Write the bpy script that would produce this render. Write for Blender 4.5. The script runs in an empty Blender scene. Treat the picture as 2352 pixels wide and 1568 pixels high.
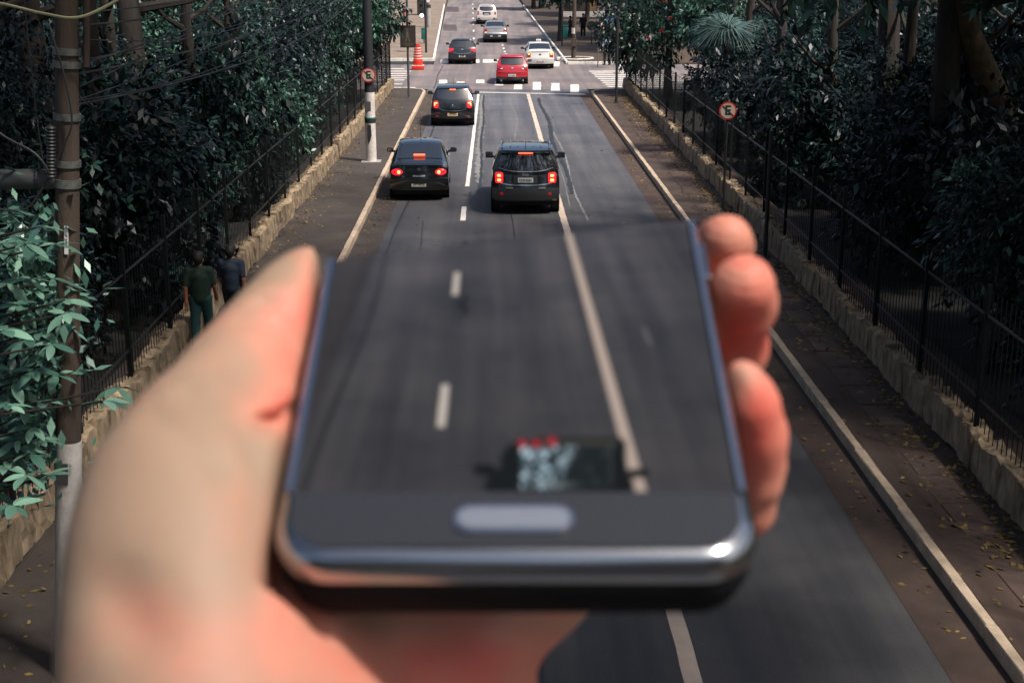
import bpy, bmesh, math, random
import numpy as np
from mathutils import Vector, Matrix, Quaternion
random.seed(7); RNG = np.random.default_rng(7)
sc = bpy.context.scene
COL = sc.collection
R = math.radians

# ------------------------------------------------------------------ camera
FP, CX, CY, CAMH = 3100.0, 1176.0, 784.0, 6.5         # focal length in pixels of a 2352x1568 frame
PITCH = math.atan(884 / FP); YAW = R(0.854)
c_f = Vector((math.sin(YAW) * math.cos(PITCH), math.cos(YAW) * math.cos(PITCH), -math.sin(PITCH)))
c_r = Vector((math.cos(YAW), -math.sin(YAW), 0)); c_u = c_r.cross(c_f)
CAM = Vector((0, 0, CAMH))
cam = bpy.data.cameras.new('camera'); camo = bpy.data.objects.new('camera', cam); COL.objects.link(camo)
camo.matrix_world = Matrix.Translation(CAM) @ Matrix((c_r, c_u, -c_f)).transposed().to_4x4()
cam.sensor_width = 36; cam.lens = 36 * FP / 2352; cam.clip_start = .02; cam.clip_end = 2000
cam.dof.use_dof = True; cam.dof.focus_distance = 7.0; cam.dof.aperture_fstop = cam.lens / 1.6
sc.camera = camo
# ------------------------------------------------------------------ light
SUN_EL, SUN_AZ = R(57), R(126)          # sun ahead of the camera, a little to the right
w = bpy.data.worlds.new('World'); sc.world = w; w.use_nodes = True
wn = w.node_tree.nodes; wl = w.node_tree.links
sky = wn.new('ShaderNodeTexSky'); sky.sky_type = 'NISHITA'; sky.sun_disc = False
sky.sun_elevation = SUN_EL; sky.sun_rotation = SUN_AZ; sky.air_density = 1.0; sky.dust_density = 4.0; sky.ozone_density = 1.0
bg = wn['Background']; bg.inputs['Strength'].default_value = .14
wl.new(sky.outputs[0], bg.inputs['Color'])
sun = bpy.data.lights.new('sun', 'SUN'); sun.energy = 4.8; sun.angle = R(6); sun.color = (1, .95, .87)
suno = bpy.data.objects.new('sun', sun); COL.objects.link(suno)
sd = Vector((math.sin(SUN_AZ) * math.cos(SUN_EL), math.cos(SUN_AZ) * math.cos(SUN_EL), math.sin(SUN_EL)))
suno.rotation_euler = sd.to_track_quat('Z', 'Y').to_euler()
sc.view_settings.view_transform = 'Standard'; sc.view_settings.look = 'None'
sc.view_settings.exposure = 0.18; sc.view_settings.gamma = 1.0
sc.cycles.use_denoising = True
try: sc.cycles.denoiser = 'OPENIMAGEDENOISE'
except Exception: pass
sc.cycles.max_bounces = 5; sc.cycles.diffuse_bounces = 3; sc.cycles.glossy_bounces = 3
sc.cycles.transmission_bounces = 3; sc.cycles.transparent_max_bounces = 4
sc.cycles.sample_clamp_indirect = 4

# ------------------------------------------------------------------ helpers
def rise(Y): return 0.0 if Y < 78 else .02 * (Y - 80) if Y > 82 else .0025 * (Y - 78) ** 2
def ray(px, py): return c_f + c_r * ((px - CX) / FP) - c_u * ((py - CY) / FP)
def G(px, py, z=None):
    d = ray(px, py)
    if z is not None: return CAM + d * ((z - CAMH) / d.z)
    zz = 0
    for _ in range(60):
        q = CAM + d * ((zz - CAMH) / d.z); zz = .5 * zz + .5 * rise(q.y)
    return q
def atd(px, py, z): return CAM + ray(px, py) * z         # z = depth along the optical axis
def atY(px, py, Y): d = ray(px, py); return CAM + d * (Y / d.y)

def tag(o, label=None, cat=None, group=None, kind=None):
    if label: o['label'] = label
    if cat: o['category'] = cat
    if group: o['group'] = group
    if kind: o['kind'] = kind
    return o
def empty(name, loc=(0, 0, 0), rz=0):
    o = bpy.data.objects.new(name, None); COL.objects.link(o); o.location = loc; o.rotation_euler.z = rz
    o.empty_display_size = .1
    return o
def link(name, me, parent=None, loc=None, rot=None, scale=None):
    o = bpy.data.objects.new(name, me); COL.objects.link(o)
    if parent is not None: o.parent = parent
    if loc is not None: o.location = loc
    if rot is not None: o.rotation_euler = rot
    if scale is not None: o.scale = scale
    return o
def copy_tree(o, parent=None):
    c = o.copy(); COL.objects.link(c); c.parent = parent
    for ch in list(o.children): copy_tree(ch, c)
    return c

def np_mesh(name, V, Fq, mat=None, smooth=False, attrs=None):
    """V (n,3), Fq (m,k) all the same size"""
    V = np.asarray(V, np.float32); Fq = np.asarray(Fq, np.int32)
    me = bpy.data.meshes.new(name); k = Fq.shape[1]
    me.vertices.add(len(V)); me.vertices.foreach_set('co', V.ravel())
    me.loops.add(Fq.size); me.loops.foreach_set('vertex_index', Fq.ravel())
    me.polygons.add(len(Fq)); me.polygons.foreach_set('loop_start', np.arange(0, Fq.size, k, dtype=np.int32))
    if attrs:
        for an, (ty, data) in attrs.items():
            a = me.attributes.new(an, ty, 'POINT')
            a.data.foreach_set('color' if ty == 'FLOAT_COLOR' else 'vector' if ty == 'FLOAT_VECTOR' else 'value', np.asarray(data, np.float32).ravel())
    me.update(calc_edges=True); me.validate()
    if smooth: me.polygons.foreach_set('use_smooth', np.ones(len(me.polygons), bool))
    if mat: me.materials.append(mat)
    return me

class MB:
    def __init__(s): s.v = []; s.f = []
    def add(s, vs, fs):
        n = len(s.v); s.v += [tuple(q) for q in vs]; s.f += [tuple(i + n for i in f) for f in fs]; return s
    def box(s, c, d, M=None, taper=1.0):
        x, y, z = d[0] / 2, d[1] / 2, d[2] / 2
        vs = [Vector((sx * x * (taper if sz > 0 else 1), sy * y * (taper if sz > 0 else 1), sz * z)) for sz in (-1, 1) for sy in (-1, 1) for sx in (-1, 1)]
        if M is not None: vs = [M @ q for q in vs]
        c = Vector(c)
        return s.add([q + c for q in vs], [(0, 2, 3, 1), (4, 5, 7, 6), (0, 1, 5, 4), (2, 6, 7, 3), (0, 4, 6, 2), (1, 3, 7, 5)])
    def bbox(s, c, d, b=.01, M=None):
        """box with chamfered edges"""
        x, y, z = d[0] / 2, d[1] / 2, d[2] / 2; b = min(b, x * .9, y * .9, z * .9)
        bm = bmesh.new(); bmesh.ops.create_cube(bm, size=1)
        for q in bm.verts: q.co = Vector((q.co.x * 2 * x, q.co.y * 2 * y, q.co.z * 2 * z))
        bmesh.ops.bevel(bm, geom=bm.edges[:], offset=b, segments=2, affect='EDGES', profile=.5)
        c = Vector(c); bm.verts.index_update()
        s.add([(M @ q.co if M is not None else q.co) + c for q in bm.verts], [[q.index for q in f.verts] for f in bm.faces]); bm.free()
        return s
    def tube(s, path, rad, n=8, cap=True):
        path = [Vector(q) for q in path]
        if not hasattr(rad, '__len__'): rad = [rad] * len(path)
        rings = []; up = Vector((0, 0, 1)); px_ = None
        for i, q in enumerate(path):
            t = (path[min(i + 1, len(path) - 1)] - path[max(i - 1, 0)])
            t = t.normalized() if t.length > 1e-9 else Vector((0, 0, 1))
            if px_ is None: px_ = t.orthogonal().normalized()
            px_ = (px_ - t * px_.dot(t)).normalized(); py_ = t.cross(px_)
            rings.append([q + (px_ * math.cos(2 * math.pi * k / n) + py_ * math.sin(2 * math.pi * k / n)) * rad[i] for k in range(n)])
        vs = [q for r_ in rings for q in r_]; fs = []
        for i in range(len(path) - 1):
            for k in range(n):
                a, b = i * n + k, i * n + (k + 1) % n; fs.append((a, b, b + n, a + n))
        if cap: fs.append(tuple(range(n - 1, -1, -1))); fs.append(tuple((len(path) - 1) * n + k for k in range(n)))
        return s.add(vs, fs)
    def lathe(s, prof, n=20, c=(0, 0, 0), M=None):
        """prof: (r,z) list"""
        vs = [Vector((r * math.cos(2 * math.pi * k / n), r * math.sin(2 * math.pi * k / n), z)) for r, z in prof for k in range(n)]
        if M is not None: vs = [M @ q for q in vs]
        c = Vector(c); vs = [q + c for q in vs]; fs = []
        for i in range(len(prof) - 1):
            for k in range(n):
                a, b = i * n + k, i * n + (k + 1) % n; fs.append((a, b, b + n, a + n))
        fs.append(tuple(range(n - 1, -1, -1))); fs.append(tuple((len(prof) - 1) * n + k for k in range(n)))
        return s.add(vs, fs)
    def prism(s, pts, axis='y', a=0, b=.01, M=None):
        """pts 2D outline; extruded between a and b along axis"""
        def mk(p, t): return {'y': (p[0], t, p[1]), 'z': (p[0], p[1], t), 'x': (t, p[0], p[1])}[axis]
        n = len(pts); vs = [Vector(mk(p, a)) for p in pts] + [Vector(mk(p, b)) for p in pts]
        if M is not None: vs = [M @ q for q in vs]
        return s.add(vs, [tuple(range(n - 1, -1, -1)), tuple(range(n, 2 * n))] + [(k, (k + 1) % n, n + (k + 1) % n, n + k) for k in range(n)])
    def mesh(s, name, mat, smooth=None):
        me = bpy.data.meshes.new(name); me.from_pydata(s.v, [], s.f); me.update()
        bm = bmesh.new(); bm.from_mesh(me); bmesh.ops.recalc_face_normals(bm, faces=bm.faces[:]); bm.to_mesh(me); bm.free()
        if mat: me.materials.append(mat)
        if smooth is not None:
            me.polygons.foreach_set('use_smooth', [True] * len(me.polygons))
            me.set_sharp_from_angle(angle=R(smooth))
        return me
    def obj(s, name, mat, parent=None, smooth=None, loc=None):
        return link(name, s.mesh(name, mat, smooth), parent, loc)

def circ(r, n=24, cx=0, cz=0, rx=None): return [(cx + (rx or r) * math.cos(2 * math.pi * k / n), cz + r * math.sin(2 * math.pi * k / n)) for k in range(n)]
def rrect(w_, h_, r_, n=5, cx=0, cz=0):
    pts = []
    for k, (sx, sz) in enumerate(((1, 1), (-1, 1), (-1, -1), (1, -1))):
        for i in range(n + 1):
            a = math.pi / 2 * (k + i / n); pts.append((cx + sx * (w_ / 2 - r_) + r_ * math.cos(a), cz + sz * (h_ / 2 - r_) + r_ * math.sin(a)))
    return pts
def text_mesh(body, size, mat, depth=.002, bold=0):
    cu = bpy.data.curves.new('t', 'FONT'); cu.body = body; cu.size = size; cu.align_x = 'CENTER'; cu.align_y = 'CENTER'; cu.extrude = depth; cu.offset = bold
    o = bpy.data.objects.new('t', cu); COL.objects.link(o)
    bpy.context.view_layer.update()
    me = bpy.data.meshes.new_from_object(o.evaluated_get(bpy.context.evaluated_depsgraph_get()))
    bpy.data.objects.remove(o); bpy.data.curves.remove(cu); me.materials.clear(); me.materials.append(mat)
    return me

# ------------------------------------------------------------------ materials
def mat(name, col, rough=.6, metal=0, spec=.5, var=.0, scale=3, bump=0, bscale=40, coat=0, col2=None, emit=None, estr=0, sss=0, detail=4, coords='OBJECT', stretch=None):
    m = bpy.data.materials.new(name); m.use_nodes = True; nt = m.node_tree; N = nt.nodes; Lk = nt.links
    b = N['Principled BSDF']; b.inputs['Base Color'].default_value = (*col, 1); b.inputs['Roughness'].default_value = rough
    b.inputs['Metallic'].default_value = metal; b.inputs['Specular IOR Level'].default_value = spec
    b.inputs['Coat Weight'].default_value = coat; b.inputs['Coat Roughness'].default_value = .05
    if emit: b.inputs['Emission Color'].default_value = (*emit, 1); b.inputs['Emission Strength'].default_value = estr
    if var or col2 or bump:
        if coords == 'WORLD': src = N.new('ShaderNodeNewGeometry').outputs['Position']
        else: src = N.new('ShaderNodeTexCoord').outputs['Object']
        if stretch:
            mp = N.new('ShaderNodeMapping'); mp.inputs['Scale'].default_value = stretch; Lk.new(src, mp.inputs[0]); src = mp.outputs[0]
        nz = N.new('ShaderNodeTexNoise'); nz.inputs['Scale'].default_value = scale; nz.inputs['Detail'].default_value = detail; nz.inputs['Roughness'].default_value = .65
        Lk.new(src, nz.inputs['Vector'])
        if var or col2:
            rp = N.new('ShaderNodeValToRGB'); rp.color_ramp.elements[0].position = .3; rp.color_ramp.elements[1].position = .7
            a = [max(0, c * (1 - var)) for c in col]; c2 = col2 or [c * (1 + var) for c in col]
            rp.color_ramp.elements[0].color = (*a, 1); rp.color_ramp.elements[1].color = (*c2, 1)
            Lk.new(nz.outputs[0], rp.inputs[0]); Lk.new(rp.outputs[0], b.inputs['Base Color'])
        if bump:
            n2 = N.new('ShaderNodeTexNoise'); n2.inputs['Scale'].default_value = bscale; n2.inputs['Detail'].default_value = 5; Lk.new(src, n2.inputs['Vector'])
            bp = N.new('ShaderNodeBump'); bp.inputs['Strength'].default_value = bump; bp.inputs['Distance'].default_value = .02
            Lk.new(n2.outputs[0], bp.inputs['Height']); Lk.new(bp.outputs[0], b.inputs['Normal'])
    return m
M = {}
M['paint_black'] = mat('black car paint', (.007, .008, .009), .15, coat=1, spec=.5)
M['paint_graphite'] = mat('graphite car paint', (.02, .022, .026), .25, metal=.2, coat=1)
M['paint_red'] = mat('red car paint', (.42, .012, .02), .3, coat=1)
M['paint_white'] = mat('white car paint', (.62, .6, .55), .3, coat=1)
M['paint_silver'] = mat('silver car paint', (.38, .36, .35), .32, metal=.5, coat=1)
M['paint_offwhite'] = mat('pale car paint', (.52, .47, .43), .32, coat=1)
M['glass'] = mat('dark car glass', (.012, .015, .018), .03, spec=.9, coat=1)
M['rubber'] = mat('tyre rubber', (.014, .015, .016), .8)
M['plastic'] = mat('black plastic', (.018, .02, .022), .5)
M['underside'] = mat('underbody black', (.01, .011, .012), .9)
M['rim'] = mat('wheel rim', (.3, .3, .31), .35, metal=.8)
M['chrome'] = mat('chrome', (.75, .74, .72), .15, metal=1)
M['lamp'] = mat('tail lamp glass', (.3, .01, .015), .15, coat=1)
M['lit'] = mat('lit red tail lamp', (.5, .01, .01), .2, emit=(1, .012, .03), estr=1.3)
M['hot'] = mat('lit lamp bulb', (.8, .4, .1), .3, emit=(1, .33, .1), estr=2.2)
M['brake'] = mat('lit brake bar', (.8, .2, .1), .3, emit=(1, .1, .04), estr=2.4)
M['amber'] = mat('lit amber lamp', (.8, .4, .05), .3, emit=(1, .5, .12), estr=1.0)
M['clearlamp'] = mat('clear lamp', (.6, .58, .55), .2, coat=1)
M['reflector'] = mat('red reflector', (.25, .01, .015), .2, emit=(1, .02, .02), estr=.12)
M['plate_white'] = mat('plate grey white', (.5, .5, .48), .5)
M['plate_green'] = mat('plate pale', (.42, .42, .33), .5)
M['plate_amber'] = mat('plate lit amber', (.5, .38, .2), .5, emit=(1, .5, .15), estr=.12)
M['plate_red'] = mat('plate red', (.2, .02, .025), .5)
M['ink'] = mat('black print', (.012, .012, .013), .6)
M['white'] = mat('white enamel', (.7, .69, .66), .4)
M['line'] = mat('worn road paint', (.62, .57, .52), .7, var=.2, scale=2.2, detail=8, coords='WORLD')
M['linewarm'] = mat('worn warm road paint', (.55, .43, .34), .7, var=.2, scale=1.5, detail=9, coords='WORLD')
M['kerb'] = mat('painted kerb stone', (.46, .35, .25), .8, var=.3, scale=3, bump=.3, coords='WORLD', detail=8)
M['kerbw'] = mat('whitewashed kerb stone', (.72, .68, .62), .8, var=.2, scale=3, bump=.3, coords='WORLD', detail=8)
M['wall'] = mat('rough wall stone', (.20, .14, .085), .95, var=.5, scale=5, bump=1, bscale=18, coords='WORLD', col2=(.42, .31, .195), stretch=(1, 1, .35))
M['fence'] = mat('dark fence iron', (.006, .0075, .008), .7, spec=.2)
M['railm'] = mat('worn fence rail', (.028, .028, .027), .45, metal=.3)
M['pole'] = mat('weathered concrete pole', (.062, .043, .032), .9, var=.4, scale=3, bump=.4, bscale=60, detail=8, stretch=(1, 1, .3))
M['polewhite'] = mat('whitewashed pole foot', (.55, .5, .46), .9, var=.25, scale=4, bump=.3, detail=8)
M['concrete'] = mat('grey concrete', (.3, .28, .26), .9, var=.2, scale=2, bump=.2)
M['steel'] = mat('galvanised strap', (.16, .165, .15), .45, metal=.5, var=.3, scale=30)
M['dark'] = mat('dark painted steel', (.022, .022, .024), .5)
M['darkgrey'] = mat('dark grey paint', (.06, .06, .06), .6)
M['cable'] = mat('black cable', (.02, .02, .021), .6)
M['cablepale'] = mat('pale cable', (.32, .30, .18), .5)
M['orange'] = mat('orange plastic', (.62, .03, .012), .45, var=.15, scale=6)
M['stripe'] = mat('pale band', (.7, .62, .55), .5)
M['green'] = mat('green plastic', (.01, .13, .11), .4)
M['signface'] = mat('sign face', (.42, .34, .26), .6, var=.15, scale=8)
M['signwhite'] = mat('sign white', (.7, .68, .64), .5)
M['signred'] = mat('sign red', (.45, .02, .02), .5)
M['signblue'] = mat('sign blue', (.04, .12, .4), .5)
M['bark'] = mat('bark', (.032, .025, .02), .95, var=.5, scale=6, bump=.8, bscale=25, detail=8, stretch=(1, 1, .25))
M['mossbark'] = mat('mossy bark', (.05, .038, .022), .95, var=.5, scale=4, bump=.8, bscale=25, detail=8, col2=(.11, .07, .025))
M['brownboard'] = mat('dark sign board', (.035, .026, .022), .5)
M['figure'] = mat('faded sign paint', (.11, .085, .06), .6)
M['litlamp'] = mat('lit signal lens', (.6, .9, .85), .3, emit=(.75, 1, .95), estr=2.5)
M['lens'] = mat('dark signal lens', (.02, .012, .012), .2)

def leaf_mat(name, c1, c2, rough=.38, spec=.5, trans=.15):
    m = bpy.data.materials.new(name); m.use_nodes = True; N = m.node_tree.nodes; Lk = m.node_tree.links
    b = N['Principled BSDF']; b.inputs['Roughness'].default_value = rough; b.inputs['Specular IOR Level'].default_value = spec
    at = N.new('ShaderNodeAttribute'); at.attribute_name = 'tone'
    rp = N.new('ShaderNodeValToRGB'); rp.color_ramp.elements[0].color = (*c1, 1); rp.color_ramp.elements[1].color = (*c2, 1)
    Lk.new(at.outputs['Fac'], rp.inputs[0]); Lk.new(rp.outputs[0], b.inputs['Base Color'])
    tr = N.new('ShaderNodeBsdfTranslucent'); Lk.new(rp.outputs[0], tr.inputs[0])
    mx = N.new('ShaderNodeMixShader'); mx.inputs[0].default_value = trans
    Lk.new(b.outputs[0], mx.inputs[1]); Lk.new(tr.outputs[0], mx.inputs[2]); Lk.new(mx.outputs[0], N['Material Output'].inputs[0])
    return m
M['leaf'] = leaf_mat('dark green leaf', (.0075, .013, .014), (.042, .105, .082), spec=.3)
M['leaf2'] = leaf_mat('mid green leaf', (.012, .028, .022), (.10, .24, .155), trans=.25)
M['leafnear'] = leaf_mat('glossy green leaf', (.05, .13, .10), (.22, .40, .29), rough=.32, spec=.8)
M['leafdry'] = leaf_mat('dry yellow leaf', (.085, .052, .016), (.30, .20, .055), rough=.7)
M['flower'] = mat('red flower', (.55, .02, .015), .5)

# asphalt: one node group, so that every surface that shows the road shares it
ag = bpy.data.node_groups.new('asphalt', 'ShaderNodeTree')
ag.interface.new_socket('Vector', in_out='INPUT', socket_type='NodeSocketVector')
ag.interface.new_socket('Color', in_out='OUTPUT', socket_type='NodeSocketColor')
ag.interface.new_socket('Height', in_out='OUTPUT', socket_type='NodeSocketFloat')
def build_asphalt():
    N = ag.nodes; Lk = ag.links
    gi = N.new('NodeGroupInput'); go = N.new('NodeGroupOutput')
    def noise(scale, detail, stretch=None, rough=.6):
        n = N.new('ShaderNodeTexNoise'); n.inputs['Scale'].default_value = scale; n.inputs['Detail'].default_value = detail; n.inputs['Roughness'].default_value = rough
        if stretch:
            mp = N.new('ShaderNodeMapping'); mp.inputs['Scale'].default_value = stretch; Lk.new(gi.outputs[0], mp.inputs[0]); Lk.new(mp.outputs[0], n.inputs['Vector'])
        else: Lk.new(gi.outputs[0], n.inputs['Vector'])
        return n.outputs[0]
    def ramp(src, stops):
        r_ = N.new('ShaderNodeValToRGB'); e = r_.color_ramp.elements
        while len(e) < len(stops): e.new(.5)
        for k, (p_, c_) in enumerate(stops): e[k].position = p_; e[k].color = (*c_, 1)
        Lk.new(src, r_.inputs[0]); return r_.outputs[0]
    def mul(a, b, fac=1):
        m_ = N.new('ShaderNodeMix'); m_.data_type = 'RGBA'; m_.blend_type = 'MULTIPLY'; m_.inputs[0].default_value = fac
        Lk.new(a, m_.inputs[6]); Lk.new(b, m_.inputs[7]); return m_.outputs[2]
    base = ramp(noise(.33, 5), [(.32, (.050, .050, .055)), (.5, (.066, .064, .066)), (.7, (.080, .076, .076))])
    tracks = ramp(noise(1.6, 4, (1, .035, 1)), [(.35, (.72, .74, .79)), (.65, (1.2, 1.17, 1.14))])
    grain = ramp(noise(60, 2, None, .8), [(.3, (.72, .72, .74)), (.72, (1.3, 1.29, 1.27))])
    spots = ramp(noise(9, 3), [(.66, (1, 1, 1)), (.78, (1.55, 1.5, 1.45))])
    c = mul(mul(mul(base, tracks), grain), spots)
    sp = N.new('ShaderNodeSeparateXYZ'); Lk.new(gi.outputs[0], sp.inputs[0])      # far road's sunlight put into the colour, paler with distance
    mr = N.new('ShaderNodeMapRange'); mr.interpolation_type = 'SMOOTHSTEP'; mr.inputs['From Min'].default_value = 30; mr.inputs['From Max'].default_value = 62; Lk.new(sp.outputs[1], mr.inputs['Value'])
    far_sun = ramp(mr.outputs[0], [(0, (1, 1, 1)), (1, (1.6, 1.63, 1.74))])
    c = mul(c, far_sun)
    Lk.new(c, go.inputs[0]); Lk.new(noise(90, 3), go.inputs[1])
build_asphalt()
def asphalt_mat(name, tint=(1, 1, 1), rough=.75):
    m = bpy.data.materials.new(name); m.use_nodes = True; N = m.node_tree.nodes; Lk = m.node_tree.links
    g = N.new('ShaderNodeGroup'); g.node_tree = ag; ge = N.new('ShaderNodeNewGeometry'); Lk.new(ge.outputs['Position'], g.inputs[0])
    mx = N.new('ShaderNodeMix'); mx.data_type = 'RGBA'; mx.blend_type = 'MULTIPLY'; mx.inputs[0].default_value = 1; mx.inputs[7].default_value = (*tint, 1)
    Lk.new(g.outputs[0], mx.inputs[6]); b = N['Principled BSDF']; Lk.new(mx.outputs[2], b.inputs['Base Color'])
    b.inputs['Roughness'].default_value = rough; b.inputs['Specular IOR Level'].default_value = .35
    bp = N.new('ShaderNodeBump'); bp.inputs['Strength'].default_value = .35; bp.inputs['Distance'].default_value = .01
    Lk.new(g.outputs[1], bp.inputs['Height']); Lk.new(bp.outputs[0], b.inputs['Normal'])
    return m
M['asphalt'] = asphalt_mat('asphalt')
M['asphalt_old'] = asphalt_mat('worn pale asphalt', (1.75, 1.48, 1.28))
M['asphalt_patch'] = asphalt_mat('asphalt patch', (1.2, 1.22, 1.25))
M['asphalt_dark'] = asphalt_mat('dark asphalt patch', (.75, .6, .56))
M['tar'] = mat('tar seam', (.022, .023, .026), .6)
M['scar'] = mat('pale scar', (.17, .165, .16), .9, var=.5, scale=6, coords='WORLD')
M['soil'] = mat('forest soil', (.02, .018, .015), 1, var=.5, scale=2, coords='WORLD', detail=8)
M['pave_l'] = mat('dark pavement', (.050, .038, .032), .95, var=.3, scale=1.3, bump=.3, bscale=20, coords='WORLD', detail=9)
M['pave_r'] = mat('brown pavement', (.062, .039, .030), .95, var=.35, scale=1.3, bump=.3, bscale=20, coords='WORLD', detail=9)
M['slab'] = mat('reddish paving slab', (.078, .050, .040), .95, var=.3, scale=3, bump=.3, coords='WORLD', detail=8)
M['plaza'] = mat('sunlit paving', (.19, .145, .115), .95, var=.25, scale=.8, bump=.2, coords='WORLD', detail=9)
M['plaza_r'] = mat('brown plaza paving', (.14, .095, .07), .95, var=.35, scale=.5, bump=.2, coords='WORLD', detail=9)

# ------------------------------------------------------------------ ground, roads, pavements
def sheet(name, cols, m, z=0.0, kind='structure', parent=None):
    """cols: list of (Y, x0, x1) rows -> ribbon following the rise of the street"""
    V = []; Fc = []
    for k, (Y, a, b) in enumerate(cols):
        V += [(a, Y, rise(Y) + z), (b, Y, rise(Y) + z)]
        if k: Fc.append((2 * k - 2, 2 * k - 1, 2 * k + 1, 2 * k))
    o = link(name, np_mesh(name, V, Fc, m), parent)
    if kind and parent is None: o['kind'] = kind
    return o
def rows(y0, y1, x0, x1, x2=None, x3=None, step=4):
    n = max(1, int(math.ceil((y1 - y0) / step)))
    return [(y0 + (y1 - y0) * k / n, x0 + ((x2 if x2 is not None else x0) - x0) * k / n, x1 + ((x3 if x3 is not None else x1) - x1) * k / n) for k in range(n + 1)]
sheet('ground', rows(-60, 400, -220, 220, step=6), M['soil'], -.05)
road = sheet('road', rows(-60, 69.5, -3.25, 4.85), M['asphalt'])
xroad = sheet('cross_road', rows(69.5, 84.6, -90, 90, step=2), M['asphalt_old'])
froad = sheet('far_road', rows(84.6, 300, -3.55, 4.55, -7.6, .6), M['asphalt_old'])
for o, l in ((road, 0), (xroad, 0), (froad, 0)): o['kind'] = 'structure'
sheet('gutter', rows(-60, 68, -3.25, -2.62), M['pave_l'], .004, parent=road)
sheet('gutter', rows(-60, 67, 4.27, 4.85), M['pave_r'], .004, parent=road)

def slab_poly(name, pts, m, z=.15, parent=None):
    """raised pavement from a plan outline (every point follows the rise)"""
    n = len(pts); V = [(x, y, rise(y) + z) for x, y in pts] + [(x, y, rise(y) - .03) for x, y in pts]
    me = bpy.data.meshes.new(name); me.from_pydata(V, [], [tuple(range(n))] + [(k, n + k, n + (k + 1) % n, (k + 1) % n) for k in range(n)])
    me.materials.append(m); o = link(name, me, parent); o['kind'] = 'structure'; return o
def arc(cx, cy, r_, a0, a1, n=8): return [(cx + r_ * math.cos(R(a0 + (a1 - a0) * k / n)), cy + r_ * math.sin(R(a0 + (a1 - a0) * k / n))) for k in range(n + 1)]
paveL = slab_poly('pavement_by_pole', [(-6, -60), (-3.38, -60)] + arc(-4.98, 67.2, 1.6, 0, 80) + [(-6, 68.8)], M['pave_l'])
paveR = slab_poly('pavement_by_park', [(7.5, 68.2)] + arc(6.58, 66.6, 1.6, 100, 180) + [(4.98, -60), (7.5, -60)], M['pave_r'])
def strip_pts(p, y0, y1, yc): return [(p[0] + (p[1] - p[0]) * k / 12, y0 + (y1 - y0) * k / 12) for k in range(13)]
def far_poly(name, xs0, xs1, xout, y0, y1, m):
    cols = rows(y0, y1, xs0, xout, xs1, xout, step=6)
    V = []; Fc = []
    for k, (Y, a, b) in enumerate(cols):
        V += [(a, Y, rise(Y) + .14), (b, Y, rise(Y) + .14), (a, Y, rise(Y) - .03), (b, Y, rise(Y) - .03)]
        if k:
            i, j = 4 * k - 4, 4 * k; Fc += [(i, i + 1, j + 1, j), (i, j, j + 2, i + 2), (i + 1, i + 3, j + 3, j + 1)]
    Fc += [(0, 2, 3, 1)]
    o = link(name, np_mesh(name, V, Fc, m)); o['kind'] = 'structure'; return o
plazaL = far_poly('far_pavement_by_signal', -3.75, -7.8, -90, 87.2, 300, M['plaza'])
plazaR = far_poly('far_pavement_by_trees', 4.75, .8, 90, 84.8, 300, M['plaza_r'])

# kerb stones, each a piece of the pavement it edges
def kerb_mesh(k):
    rg = random.Random(k); b = MB(); b.bbox((0, 0, 0), (.125, .985, .2), .012)
    b.v = [(x + rg.uniform(-.006, .006), y, z + rg.uniform(-.008, .008)) for x, y, z in b.v]
    return b.mesh('kerb_stone', None)
KM = {}
for mk in ('kerb', 'kerbw'):
    KM[mk] = []
    for k in range(4):
        me = kerb_mesh(k); me.materials.append(M[mk]); KM[mk].append(me)
def kerb_run(parent, p0, p1, mk='kerb', skip=()):
    p0 = Vector(p0); p1 = Vector(p1); d = p1 - p0; n = max(1, round(d.length)); d /= n
    for k in range(n):
        if k in skip: continue
        c = p0 + d * (k + .5)
        o = link('kerb_stone', random.choice(KM[mk]), parent, (c.x, c.y, rise(c.y) + .062 + random.uniform(-.004, .004)), (0, 0, math.atan2(d.y, d.x) - math.pi / 2 + random.uniform(-.006, .006)))
        o.scale = (random.uniform(.95, 1.05), d.length, 1)
def kerb_arc(parent, cx, cy, r_, a0, a1, n, mk='kerb'):
    pts = arc(cx, cy, r_, a0, a1, n)
    for a, b in zip(pts, pts[1:]): kerb_run(parent, (*a, 0), (*b, 0), mk)
kerb_run(paveL, (-3.305, 6, 0), (-3.305, 67.2, 0)); kerb_arc(paveL, -4.98, 67.2, 1.675, 0, 75, 3)
kerb_run(paveR, (4.905, 6, 0), (4.905, 66.6, 0)); kerb_arc(paveR, 6.58, 66.6, 1.675, 180, 120, 3)
kerb_run(plazaL, (-3.66, 87.1, 0), (-5.05, 150, 0), 'kerbw'); kerb_run(plazaL, (-3.7, 87.1, 0), (-7.5, 87.1, 0), 'kerbw')
kerb_run(plazaR, (4.66, 84.7, 0), (3.4, 148, 0), 'kerbw'); kerb_run(plazaR, (4.7, 84.7, 0), (9, 84.7, 0), 'kerbw')
for o in (paveL, paveR, plazaL, plazaR): o['kind'] = 'structure'

# reddish slabs laid as a band in the pavement
sm = MB().bbox((0, 0, 0), (.44, .88, .03), .012).mesh('paving_slab', M['slab'])
for k in range(48):
    if random.random() < .12: continue
    link('paving_slab', sm, paveR, (5.62 + random.uniform(-.02, .02), 9 + k * .93, .143 + random.uniform(0, .008)), (random.uniform(-.012, .012), random.uniform(-.012, .012), random.uniform(-.02, .02)))

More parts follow.
